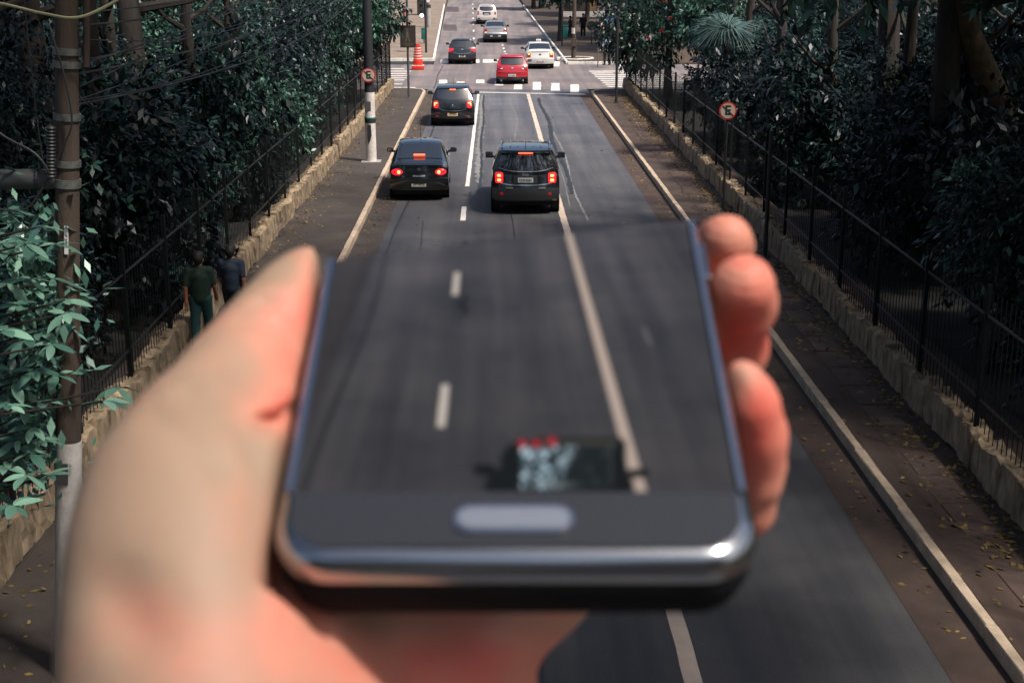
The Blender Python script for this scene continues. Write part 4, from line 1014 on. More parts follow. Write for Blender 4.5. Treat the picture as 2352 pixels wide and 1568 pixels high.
    c.side_glass([(2.75, 3.75), (3.9, 6.2)]); c.windscreen(); c.mirrors(M['plastic'], 2.95, 1.03); c.antenna(2.2, 1.47, .38, lean=.35)
    # ---- black hatchback
    c = Car('hatchback_car', 'hatch', 4.06, 1.73, 1.53, .98, .27, 'paint_black', 'black hatchback with amber lit number plate driving behind the crossing', place(1041, 288), R(.6), rear=([.27, .4, .58, .8, .98, 1.46], [.06, .0, .0, .05, .10, .40]), wt=.60)
    c.band('rear_window', -.62, .62, lambda x: 1.04 + .06 * abs(x / .62) ** 3, lambda x: 1.41 - .03 * abs(x / .62) ** 4, M['glass'], 16, .01)
    MB().bbox((0, c.Rr(0, 1.40) - .03, 1.425), (.24, .03, .04), .01).obj('brake_light', M['brake'], c.root)
    for s_ in (-1, 1):
        c.rear('tail_light', rrect(.19, .27, .07, 4, s_ * .66, .86), M['lit'], off=.03); c.rear('lamp_segment', rrect(.13, .055, .02, 3, s_ * .665, .92), M['hot'], off=.045, dense=2); c.rear('lamp_segment', rrect(.05, .1, .02, 3, s_ * .71, .86), M['hot'], off=.045, dense=2)
        c.rear('reflector', rrect(.14, .03, .01, 2, s_ * .62, .42), M['reflector'], off=.05)
    c.gap(None, -.55, .55, lambda x: .62 + .12 * abs(x / .55) ** 4, 'chrome', .012)
    c.band('rear_bumper', -.83, .83, lambda x: .33 + .03 * abs(x / .83) ** 3, lambda x: .58, M['paint_black'], 16, .035, .03)
    c.plate('EZN·8454', .49, M['plate_amber']); c.emblem([(0, .055), (-.035, 0), (0, -.055), (.035, 0)], .83); c.word('RENAULT', .045, 0, .77); c.word('SANDERO', .03, -.42, .77)
    c.side_glass([(.75, 1.75), (1.85, 3.9)]); c.windscreen(); c.mirrors(M['plastic'], 2.6, 1.10); c.antenna(1.0, 1.53, .3, .02)
    # ---- red hatchback
    c = Car('hatchback_car', 'hatch', 3.94, 1.68, 1.47, .95, .25, 'paint_red', 'red hatchback driving over the zebra crossing', place(1176, 193), R(-1.4), rear=([.25, .38, .56, .8, .95, 1.40], [.06, .0, .0, .06, .11, .46]), wt=.58)
    c.band('rear_window', -.60, .60, lambda x: 1.0 + .03 * abs(x / .6) ** 3, lambda x: 1.34 - .03 * abs(x / .6) ** 4, M['glass'], 16, .01)
    c.band('spoiler', -.55, .55, lambda x: 1.355, lambda x: 1.395, M['paint_red'], 10, .07, .05)
    for s_ in (-1, 1):
        c.rear('tail_light', [(s_ * a, z) for a, z in ((.46, .80), (.79, .74), (.79, .93), (.62, .96), (.47, .90))][::s_], M['lamp'], off=.02); c.rear('reverse_lamp', [(s_ * a, z) for a, z in ((.50, .81), (.60, .79), (.60, .85), (.50, .86))][::s_], M['clearlamp'], off=.035, dense=1)
        MB().tube([(s_ * .58, .12, .22), (s_ * .58, .34, .22)], .04, 10).obj('exhaust', M['chrome'], c.root)
    c.band('bumper_crease', -.70, .70, lambda x: .62 + .03 * (x / .7) ** 2, lambda x: .655 + .03 * (x / .7) ** 2, M['paint_red'], 14, .03)
    c.band('rear_bumper', -.80, .80, lambda x: .27 + .05 * abs(x / .8) ** 3, lambda x: .38 + .03 * abs(x / .8), M['plastic'], 16, .035, .03)
    c.plate('FPT·9298', .49, M['plate_white']); c.emblem(oval(0, 0, .075, .042), .86); c.band('wiper', -.02, .3, lambda x: 1.02 + .12 * max(0, x), lambda x: 1.035 + .12 * max(0, x), M['plastic'], 6, .02)
    c.side_glass([(.75, 1.75), (1.85, 3.9)]); c.windscreen(); c.mirrors(M['plastic'], 2.5, 1.08)
    # ---- white taxi saloon
    c = Car('saloon_car', 'sedan', 4.26, 1.695, 1.49, .96, .25, 'paint_white', 'white taxi saloon with roof lamp beside the far kerb', place(1240, 158), R(1.0), deck=1.06)
    c.rear_glass_sedan()
    for s_ in (-1, 1):
        c.rear('tail_light', [(s_ * a, z) for a, z in ((.56, .68), (.78, .66), (.78, .93), (.66, .98), (.56, .92))][::s_], M['lamp'], off=.02); c.rear('lamp_segment', oval(s_ * .67, .88, .08, .06, 10), M['amber'], off=.04, dense=1)
    c.gap(None, -.54, .54, lambda x: .64, 'underside', .012); c.gap(None, -.54, .54, lambda x: .985, 'underside', .012)
    c.band('rear_bumper', -.82, .82, lambda x: .33 + .03 * abs(x / .82) ** 3, lambda x: .60, M['paint_white'], 16, .035, .03)
    c.plate('FJA·2944', .47, M['plate_red'], ink='white'); c.emblem(oval(0, 0, .07, .045), .86, 'ink')
    r_ = MB(); r_.bbox((0, 2.05, 1.575), (.3, .14, .12), .03); tl = r_.obj('roof_sign', M['white'], c.root, 40); link('sign_lettering', text_mesh('TAXI', .085, M['ink'], .001, .001), tl, (0, 1.976, 1.57), (math.pi / 2, 0, 0))
    c.side_glass([(2.75, 3.75), (3.9, 6.2)]); c.windscreen(); c.mirrors(M['plastic'], 2.95, 1.06)
    # ---- graphite hatchback
    c = Car('hatchback_car', 'hatch', 3.93, 1.705, 1.475, .97, .26, 'paint_graphite', 'dark graphite hatchback with a silver bow tie badge beyond the crossing', place(1062, 147), R(.4), rear=([.26, .38, .56, .8, .97, 1.41], [.06, .0, .0, .05, .10, .52]), wt=.58)
    c.band('rear_window', -.60, .60, lambda x: 1.05 - .06 * (1 - abs(x / .6) ** 2), lambda x: 1.36 - .03 * abs(x / .6) ** 4, M['glass'], 16, .01)
    for s_ in (-1, 1): c.rear('tail_light', [(s_ * a, z) for a, z in ((.52, .86), (.80, .74), (.80, .95), (.56, .965))][::s_], M['lit'], off=.02)
    c.emblem([(-.08, -.018), (-.03, -.018), (-.03, -.032), (.03, -.032), (.03, -.018), (.08, -.018), (.08, .018), (.03, .018), (.03, .032), (-.03, .032), (-.03, .018), (-.08, .018)], .90); c.gap(None, -.55, .55, lambda x: .66 + .1 * abs(x / .55) ** 4, 'chrome', .014)
    c.band('rear_bumper', -.80, .80, lambda x: .31 + .03 * abs(x / .8) ** 3, lambda x: .56, M['paint_graphite'], 16, .035, .03); c.word('Onix', .05, .38, .80)
    c.plate('FJL·2827', .50, M['plate_green']); c.side_glass([(.75, 1.75), (1.85, 3.9)]); c.windscreen(); c.mirrors(M['plastic'], 2.55, 1.10); c.antenna(.9, 1.47, .25)
    c.band('wiper', -.25, .1, lambda x: 1.0 - .1 * x, lambda x: 1.015 - .1 * x, M['plastic'], 6, .02)
    # ---- silver saloon
    c = Car('saloon_car', 'sedan', 4.48, 1.735, 1.50, .98, .26, 'paint_silver', 'silver saloon with amber lit lamps following the pale SUV', place(1138, 98), R(.8), deck=1.08)
    c.rear_glass_sedan()
    for s_ in (-1, 1):
        c.rear('tail_light', rrect(.2, .30, .04, 3, s_ * .70, .84), M['lamp'], off=.02); c.rear('lamp_segment', rrect(.15, .08, .02, 3, s_ * .70, .74), M['amber'], off=.04, dense=2); c.rear('reflector_panel', rrect(.2, .1, .02, 3, s_ * .30, .48), M['clearlamp'], off=.05)
    c.band('chrome_strip', -.80, .80, lambda x: .64, lambda x: .70, M['chrome'], 14, .04); c.band('rear_bumper', -.82, .82, lambda x: .30, lambda x: .60, M['paint_graphite'], 16, .035, .03)
    c.emblem([(-.08, -.018), (.08, -.018), (.08, .018), (-.08, .018)], .93); c.plate('EVG·5107', .48, M['darkgrey'])
    c.side_glass([(2.75, 3.75), (3.9, 6.2)]); c.windscreen(); c.mirrors(M['plastic'], 2.95, 1.08)
    # ---- pale SUV farthest off
    c = Car('off_road_car', 'hatch', 4.32, 1.82, 1.66, 1.06, .34, 'paint_offwhite', 'pale SUV with upright dark tail lamps and roof bars, leading the line of cars', place(1118, 56), R(.4), rear=([.34, .45, .62, .85, 1.06, 1.58], [.06, .0, .0, .05, .09, .34]), wt=.64)
    c.band('rear_window', -.60, .60, lambda x: 1.13 + .10 * abs(x / .6) ** 3, lambda x: 1.50 - .03 * abs(x / .6) ** 4, M['glass'], 16, .01)
    for s_ in (-1, 1):
        c.rear('tail_light', rrect(.13, .32, .03, 3, s_ * .74, .98), M['lamp'], off=.02); MB().tube([(s_ * .62, .6, 1.65), (s_ * .63, .7, 1.73), (s_ * .63, 1.9, 1.72), (s_ * .62, 2.05, 1.65)], .022, 8).obj('roof_rail', M['plastic'], c.root, 40)
        c.rear('bumper_corner', rrect(.2, .1, .03, 3, s_ * .66, .50), M['plastic'], off=.05)
    c.rear('plate_recess', rrect(.7, .24, .04, 3, 0, .92), M['plastic'], off=.006); c.plate('DUS·1604', .86, M['plate_white']); c.band('rear_bumper', -.84, .84, lambda x: .42, lambda x: .66, M['paint_offwhite'], 16, .045, .03); c.band('skid_plate', -.45, .45, lambda x: .38, lambda x: .44, M['chrome'], 10, .05)
    c.side_glass([(.75, 1.75), (1.85, 3.9)]); c.windscreen(); c.mirrors(M['plastic'], 2.6, 1.22)
cars()

# ------------------------------------------------------------------ poles, signs and other street furniture
def disc_sign(parent, loc, r_, rim, face, thick=.012, rz=0):
    """round sign facing the camera (-y); returns the face"""
    Mx = Matrix.Rotation(math.pi / 2, 4, 'X')
    p_ = MB().lathe([(r_, -thick / 2), (r_, thick / 2)], 30, (0, 0, 0), Mx).obj('sign_plate', M[rim], parent, loc=loc)
    f = MB().lathe([(r_ * .84, 0), (r_ * .84, .004)], 30, (0, -thick / 2 - .002, 0), Mx).obj('sign_face', M[face], p_)
    return f
def no_parking(parent, loc, r_):
    f = disc_sign(parent, loc, r_, 'signred', 'signface')
    link('letter', text_mesh('E', r_ * 1.5, M['ink'], .001, r_ * .035), f, (0, -.014, 0), (math.pi / 2, 0, 0))
    MB().box((0, -.0165, 0), (r_ * 1.62, .003, r_ * .15), Matrix.Rotation(R(42), 4, 'Y')).obj('diagonal_bar', M['brownboard'], f)
def strap(parent, p, r_, h=.07, m='steel'):
    return MB().lathe([(r_ + .004, -h / 2), (r_ + .012, -h / 2), (r_ + .012, h / 2), (r_ + .004, h / 2)], 20).obj('strap', M[m], parent, 40, p)
def near_pole():
    b0 = G(160, 1545, .15); Yb = b0.y
    up = (atY(152, -160, Yb) - b0).normalized()
    root = empty('utility_pole', tuple(b0)); root.rotation_mode = 'QUATERNION'; root.rotation_quaternion = Vector((0, 0, 1)).rotation_difference(up)
    hz = lambda py: (atY(156, py, Yb) - b0).length
    h1 = hz(1010)
    MB().tube([(0, 0, h1), (0, 0, 4.0), (0, 0, 9.5)], [.108, .098, .08], 24).obj('shaft', M['pole'], root, 40)
    MB().tube([(0, 0, -.05), (0, 0, h1 * .5), (0, 0, h1 - .002)], [.125, .120, .112], 24).obj('painted_foot', M['polewhite'], root, 40)
    for py, m in ((420, 'steel'), (375, 'steel'), (118, 'steel'), (148, 'steel'), (268, 'steel'), (710, 'darkgrey')): strap(root, (0, 0, hz(py)), .099, .055 if py != 420 else .07, m)
    # number plate on the pole, ribbed conduit, side conduit, service cables
    o = MB().bbox((.02, -.107, hz(546)), (.035, .01, .24), .004).obj('number_plate', M['white'], root)
    link('lettering', text_mesh('SP 24071', .034, M['ink'], .0005), o, (.02, -.114, hz(546)), (math.pi / 2, math.pi / 2, 0))
    o = MB().bbox((-.03, -.122, h1 * .88), (.12, .012, .2), .004).obj('poster', M['darkgrey'], root)
    cb = MB()
    for k in range(15): cb.lathe([(.03, -.014), (.042, 0), (.03, .014)], 12, (-.085, -.15, hz(400) + .028 * k))
    cb.obj('ribbed_conduit', M['dark'], root, 40)
    MB().tube([(.16, -.02, hz(150)), (.165, -.02, hz(60)), (.16, -.02, hz(-120))], .028, 10).obj('side_conduit', M['pole'], root, 40)
    def loop(name, pts, r_, m='cable'):
        P_ = []
        for i in range(len(pts) - 1):
            a = Vector(pts[max(i - 1, 0)]); b_ = Vector(pts[i]); c_ = Vector(pts[i + 1]); d_ = Vector(pts[min(i + 2, len(pts) - 1)])
            for k in range(8):
                t = k / 8; P_.append(.5 * ((2 * b_) + (c_ - a) * t + (2 * a - 5 * b_ + 4 * c_ - d_) * t * t + (3 * b_ - a - 3 * c_ + d_) * t ** 3))
        P_.append(Vector(pts[-1])); MB().tube(P_, r_, 6).obj(name, M[m], root)
    loop('service_cable', [(-.1, -.13, hz(60)), (.03, -.17, hz(170)), (.09, -.17, hz(270)), (.02, -.17, hz(330)), (-.08, -.16, hz(390))], .009)
    loop('service_cable', [(-.9, -.05, hz(170)), (-.55, -.15, hz(300)), (-.2, -.2, hz(350)), (-.08, -.17, hz(400))], .012)
    loop('service_cable', [(-.75, -.1, hz(420)), (-.6, -.15, hz(475)), (-.3, -.15, hz(480)), (-.1, -.14, hz(400))], .008)
    loop('pale_cable', [(-1.1, -.25, hz(12)), (-.5, -.3, hz(14)), (-.1, -.3, hz(30)), (.15, -.3, hz(34)), (.35, -.28, hz(10)), (.6, -.25, hz(-40))], .012, 'cablepale')
    tag(root, 'brown weathered utility pole with cables, straps and whitewashed foot', 'pole')
    # cable splice canister hung on the cables beside the pole
    q = atY(20, 412, Yb); s_ = empty('splice_canister', tuple(q))
    Mx = Matrix.Rotation(math.pi / 2, 4, 'Y')
    MB().lathe([(.03, -.42), (.075, -.40), (.085, -.3), (.085, .3), (.075, .4), (.03, .42)], 18, (0, 0, 0), Mx).obj('shell', M['darkgrey'], s_, 40)
    for x in (-.2, .25): MB().lathe([(.09, -.015), (.095, 0), (.09, .015)], 18, (x, 0, 0), Mx).obj('band', M['dark'], s_)
    for x in (-.3, .3): MB().tube([(x, 0, .08), (x * .9, .03, .5), (x * .8, .05, 2.6)], .006, 5).obj('hanger', M['cable'], s_)
    tag(s_, 'grey cable splice canister hanging beside the brown utility pole', 'canister')
    return root
def wires():
    yb = G(160, 1545, .15).y; q2 = G(853, 370, .15)
    ends = [((180, 60), 6.6), ((180, 140), 6.2), ((178, 230), 6.0), ((180, 240), 5.6), ((178, 232), 6.9), ((182, 90), 7.1), ((180, 150), 7.4), ((180, 30), 6.9), ((182, 200), 7.8), ((180, 170), 5.9)]
    for k, (a, z2) in enumerate(ends):
        A = atY(a[0], a[1], yb); B = Vector((q2.x - .1 + .02 * k, q2.y, z2)); sag = random.uniform(.15, .95) if k > 1 else .35
        pts = [A.lerp(B, t) + Vector((-.5 * math.sin(math.pi * t) * (k % 3) * .4, 0, -sag * 4 * t * (1 - t))) for t in [i / 24 for i in range(25)]]
        o = MB().tube(pts, .006 if k % 3 else .009, 5).obj('overhead_cable', M['cable'])
        tag(o, 'dark sagging cable strung between the two whitewashed utility poles', 'cable', 'cables between the two utility poles')
def far_pole():
    b0 = G(853, 371, .15); Yb = b0.y; hz = lambda py: atY(852, py, Yb).z - b0.z
    root = empty('utility_pole', tuple(b0)); h1 = hz(212)
    MB().tube([(0, 0, h1), (0, 0, 5), (0, 0, 9.5)], [.155, .14, .11], 22).obj('shaft', M['dark'], root, 40)
    MB().tube([(0, 0, -.05), (0, 0, h1 * .5), (0, 0, h1 - .002)], [.175, .168, .16], 22).obj('painted_foot', M['polewhite'], root, 40)
    strap(root, (0, 0, hz(276)), .165, .16, 'dark'); strap(root, (0, 0, hz(271)), .175, .05, 'green')
    MB().bbox((-.04, -.166, hz(243)), (.17, .01, .3), .004).obj('poster', M['darkgrey'], root)
    MB().add([(-.08, -.172, hz(285)), (.03, -.176, hz(285)), (.05, -.175, hz(310)), (.0, -.174, hz(322)), (-.06, -.172, hz(330)), (-.09, -.17, hz(315))], [(0, 1, 2, 3, 4, 5)]).obj('torn_poster', M['dark'], root)
    MB().bbox((0, 0, .0), (.62, .5, .05), .01).obj('plinth', M['concrete'], root)
    tag(root, 'dark utility pole with whitewashed foot and green band beside the kerb', 'pole')
    s_ = empty('no_parking_sign', (b0.x, b0.y - .2, b0.z + hz(172))); no_parking(s_, (0, 0, 0), .225)
    MB().bbox((0, .04, 0), (.06, .07, .2), .008).obj('bracket', M['dark'], s_)
    tag(s_, 'round no parking sign fixed to the utility pole with whitewashed foot', 'sign')
def sign_post(base, top_py, px, label, r_=.03, m='dark', name='sign_post'):
    b0 = G(*base, .15); h = atY(px, top_py, b0.y).z - b0.z; root = empty(name, tuple(b0)); MB().tube([(0, 0, -.02), (0, 0, h)], r_, 12).obj('post', M[m], root, 40); MB().lathe([(r_ * 2.6, 0), (r_ * 2.6, .012), (r_ * 1.3, .03)], 14).obj('base_collar', M[m], root)
    tag(root, label, 'post'); return root, h
def furniture():
    near_pole(); wires(); far_pole()
    r_, h = sign_post((1661, 483), 225, 1664, 'thin dark post with a round no parking sign beside the stone wall', .03, name='no_parking_post'); no_parking(r_, (0, -.05, h - .32), .225); r_['category'] = 'sign'
    r_, h = sign_post((1757, 590), 300, 1757, 'plain dark iron post at the wall behind the flushed fingers', .045)
    r_, h = sign_post((1415, 237), 40, 1415, 'dark post rising into the red flowered tree at the crossing', .06)
    r_, h = sign_post((939, 225), -30, 937, 'tall dark grey post carrying a dark board at the kerb end', .055, 'darkgrey', 'sign_board_post')
    z = atY(940, 84, G(939, 225, .15).y).z - .15; bd = MB().bbox((.02, -.07, z), (.72, .025, 1.0), .008).obj('board', M['brownboard'], r_)
    MB().prism(rrect(.64, .92, .02, 3, .02, z), 'y', -.088, -.084).obj('board_border', M['brownboard'], bd)
    fg = MB(); fg.prism(circ(.05, 12, .0, z + .3), 'y', -.094, -.089); fg.prism([(-.05, z + .22), (.05, z + .22), (.06, z + .0), (-.06, z + .0)], 'y', -.094, -.089)
    fg.prism([(-.06, z), (0, z), (-.07, z - .25), (-.12, z - .25)], 'y', -.094, -.089); fg.prism([(0, z), (.06, z), (.13, z - .25), (.08, z - .25)], 'y', -.094, -.089)
    for k in range(3): fg.box((.02, -.0915, z - .32 - .05 * k), (.46 - .1 * k, .004, .022))
    fg.obj('walking_figure', M['figure'], bd); r_['category'] = 'sign'
    # orange channelising barrel
    q = G(960, 160); root = empty('traffic_barrel', tuple(q))
    MB().bbox((0, 0, .12), (.72, .72, .24), .04).obj('base', M['orange'], root, 40); MB().bbox((0, 0, .25), (.7, .7, .03), .01).obj('base_rim', M['stripe'], root)
    MB().lathe([(.31, .26), (.30, .52), (.26, .54), (.255, .62)], 24).obj('lower_drum', M['orange'], root, 40)
    zz = .62
    for k in range(5):
        rr = .255 - .018 * k; MB().lathe([(rr, zz), (rr, zz + .075)], 24).obj('pale_band', M['stripe'], root, 40); MB().lathe([(rr + .012, zz + .077), (rr + .014, zz + .14), (rr, zz + .15)], 24).obj('ring', M['orange'], root, 40); zz += .152
    MB().lathe([(.15, zz), (.15, zz + .09), (.1, zz + .1)], 20).obj('cap', M['orange'], root, 40)
    tag(root, 'orange ringed plastic traffic barrel at the corner of the crossing', 'barrel')
    # signal
    q = G(979, 129, .15); root = empty('traffic_signal', tuple(q)); hs = atY(974, 36, q.y).z - q.z
    MB().tube([(0, 0, 0), (0, 0, hs + 2.4)], .075, 12).obj('mast', M['dark'], root, 40)
    MB().tube([(0, 0, hs + .5), (-.22, -.03, hs + .5)], .03, 8).obj('bracket', M['dark'], root)
    hd = MB().bbox((-.24, -.05, hs + .42), (.3, .2, 1.15), .05).obj('signal_head', M['dark'], root, 40)
    for k, m in ((0, 'litlamp'), (1, 'lens'), (2, 'lens')):
        z = hs + .42 * k; MB().lathe([(.13, -.01), (.13, .02)], 20, (-.24, -.165, z), Matrix.Rotation(math.pi / 2, 4, 'X')).obj('lens', M[m], hd)
        MB().lathe([(.15, -.0), (.15, .16)], 20, (-.24, -.17, z), Matrix.Rotation(math.pi / 2, 4, 'X')).obj('visor', M['dark'], hd) if k else None
    tag(root, 'black traffic signal with its lowest lens lit beside the concrete pole', 'signal')
    q = G(985, 80, .25); root = empty('concrete_pole', tuple(q)); MB().tube([(0, 0, -.1), (0, 0, 9)], [.19, .14], 20).obj('shaft', M['concrete'], root, 40); strap(root, (0, 0, 2.3), .185, .25, 'dark'); disc_sign(root, (0, -.22, 2.75), .2, 'signred', 'signwhite')
    tag(root, 'pale grey concrete pole behind the traffic signal', 'pole')
    q = G(974, 107, .3); root = empty('litter_bin', tuple(q)); MB().tube([(0, .12, 0), (0, .12, 1.2)], .035, 8).obj('post', M['dark'], root)
    b = MB(); b.bbox((0, 0, .85), (.36, .26, .72), .05); b.obj('bin', M['green'], root, 40); MB().bbox((0, 0, 1.24), (.4, .3, .07), .03).obj('lid', M['green'], root, 40); tag(root, 'green litter bin at the foot of the traffic signal', 'bin')
    q = G(1298, 112); root = empty('litter_bin', (q.x, q.y, q.z + .14)); MB().tube([(-.22, .1, 0), (-.22, .1, 3.4)], .05, 8).obj('post', M['dark'], root)
    MB().bbox((0, 0, .95), (.36, .28, .85), .06).obj('bin', M['green'], root, 40); MB().bbox((0, 0, 1.4), (.4, .32, .07), .03).obj('lid', M['green'], root, 40); tag(root, 'green litter bin on a post between two tree trunks', 'bin')
    # plaza: pole in a whitewashed ring, tree pits, signs
    q = G(1317, 137, .2); root = empty('plaza_pole', tuple(q)); MB().tube([(0, 0, -.05), (.02, 0, 2), (0, 0, 7)], [.15, .13, .11], 14).obj('shaft', M['pole'], root, 40); MB().bbox((0, -.16, 1.05), (.34, .14, .5), .02).obj('meter_box', M['pole'], root); MB().tube([(0, 0, 1.6), (0, 0, 1.95)], .14, 14).obj('white_band', M['polewhite'], root); tag(root, 'slim brown pole with a meter box standing in a whitewashed ring', 'pole')
    def ring_kerb(px, py, rx, ry, label, sq=False):
        q = G(px, py, .2); root = empty('tree_pit', tuple(q)); n = 14
        km = MB().bbox((0, 0, .05), (.14, .5 if not sq else .62, .16), .015).mesh('kerb_stone', M['kerbw'])
        for k in range(n):
            a = 2 * math.pi * k / n
            if abs(math.sin(a) + .3) < .2 and math.cos(a) < 0: continue
            link('kerb_stone', km, root, (rx * math.cos(a), ry * math.sin(a), 0), (0, 0, math.atan2(ry * math.cos(a), -rx * math.sin(a)) - math.pi / 2), (1, 2 * math.pi * max(rx, ry) / n / .5 * .98, 1))
        tag(root, label, 'tree pit')
    ring_kerb(1321, 137, 1.1, 1.0, 'whitewashed kerb ring round the slim brown pole'); ring_kerb(1240, 49, 1.0, 1.1, 'whitewashed kerb ring round the tree nearest the far road'); ring_kerb(1298, 62, 1.0, 1.2, 'broken whitewashed kerb ring under the plaza trees')
    q = G(1373, 153, .2); root = empty('arrow_sign', tuple(q)); hs = atY(1377, 62, q.y).z - q.z; MB().tube([(0, 0, 0), (0, 0, hs + .3)], .035, 10).obj('post', M['steel'], root)
    f = disc_sign(root, (.1, -.05, hs), .27, 'signred', 'signwhite'); ar = MB(); ar.box((.04, -.014, 0), (.2, .004, .045)); ar.prism([(-.16, 0), (-.03, .09), (-.03, -.09)], 'y', -.016, -.012); ar.obj('arrow', M['ink'], f)
    tag(root, 'round red rimmed sign with a black arrow on a pale post', 'sign')
    q = G(1358, 104, .45); root = empty('round_sign', tuple(q)); hs = atY(1358, 60, q.y).z - q.z; MB().tube([(0, 0, 0), (0, 0, hs)], .04, 10).obj('post', M['dark'], root); disc_sign(root, (0, -.05, hs), .34, 'dark', 'dark'); tag(root, 'round sign seen from its dark back near the arrow sign', 'sign')
    q = atY(1397, 47, 83.5); root = empty('street_name_sign', (q.x, q.y, q.z)); MB().bbox((0, 0, 0), (.62, .03, .24), .01).obj('plate', M['signblue'], root); MB().box((0, -.018, .03), (.5, .004, .05)).obj('name_strip', M['signwhite'], root); MB().box((-.1, 0, -.16), (.9, .03, .05)).obj('arm', M['signwhite'], root); MB().tube([(.5, .1, -q.z + .14), (.5, .1, .3)], .04, 8).obj('post', M['dark'], root); tag(root, 'small blue street name plate among the leaves at the crossing', 'sign')
    q = G(1424, 163, .15); MB2 = MB().lathe([(.02, 0), (.2, .02), (.24, .18), (.16, .42), (.05, .5)], 12); o = MB2.obj('rubble_sack', M['white'], None, 50, tuple(q)); tag(o, 'small white sack on the ground by the fence end', 'sack')
    # wheel stops / bench like kerbs and the low shop beyond the plaza
    root = empty('shop_building', (12.5, 128, rise(128) + .14)); sh = mat('ochre shop wall', (.42, .24, .10), .8, var=.25, scale=1.5, bump=.2)
    MB().box((0, 3, 3), (12, 6, 6)).obj('wall', sh, root)
    for k in range(4):
        MB().bbox((-4.6 + 3 * k, -.08, 1.3), (2.3, .12, 2.4), .02).obj('shutter', M['concrete'] if k % 2 else M['brownboard'], root); MB().bbox((-4.6 + 3 * k, -.5, 2.75), (2.6, 1.0, .08), .02).obj('awning', M['stripe'], root)
    for k in range(3): MB().bbox((0, -1.2 - .5 * k, .45 - .15 * k), (12, .5, .15), .02).obj('step', M['concrete'], root)
    tag(root, 'low ochre shop front with shutters and steps behind the plaza trees', 'building')
    root = empty('shop_building', (-22, 135, rise(135) + .14)); MB().box((0, 3, 3), (16, 6, 6)).obj('wall', M['concrete'], root)
    for k in range(5): MB().bbox((-6.4 + 3.2 * k, -.08, 1.3), (2.3, .12, 2.4), .02).obj('shutter', M['darkgrey'], root)
    tag(root, 'grey shop front with dark shutters beyond the traffic signal', 'building')
    for px, py, lab in ((984, 36, 'dark iron bollard by the concrete pole'),):
        q = G(px + 8, py + 25, .4); root = empty('kiosk', (q.x - 1, q.y + 6, q.z)); MB().bbox((0, 0, 1.2), (1.2, 1, 2.4), .03).obj('wall', M['brownboard'], root); MB().bbox((0, 0, 2.45), (1.5, 1.3, .12), .03).obj('roof', M['darkgrey'], root); tag(root, 'small dark kiosk on the sunlit pavement behind the concrete pole', 'kiosk')
    # plaza trees
    if True:
        for px, py, cz, s, lab in ((1287, 106, 4.2, 1.0, 'dark trunked tree beside the green litter bin in the plaza'), (1242, 46, 3.9, 1.0, 'tree in the whitewashed ring nearest the far road'), (1225, 47, 3.9, .9, 'slender tree next to the ringed tree by the far road'), (1346, 75, 4.3, 1.1, 'tree shading the two people in the plaza'), (1395, 100, 4.6, 1.3, 'broad tree at the plaza corner behind the blue name plate'), (1440, 120, 4.2, 1.4, 'leafy tree at the plaza corner beyond the fence end'),
                                  (880, 70, 4.0, 1.1, 'leafy tree on the sunlit pavement left of the traffic signal'.replace('left of', 'behind'))):
            q = G(px, py, .2); t = tree('plaza_tree', q.x, q.y, CM2[int(px) % 2], cz, (s * 1.3, s * 1.3, s), lab, None, TRUNKS[int(px) % 3], .12)
furniture()

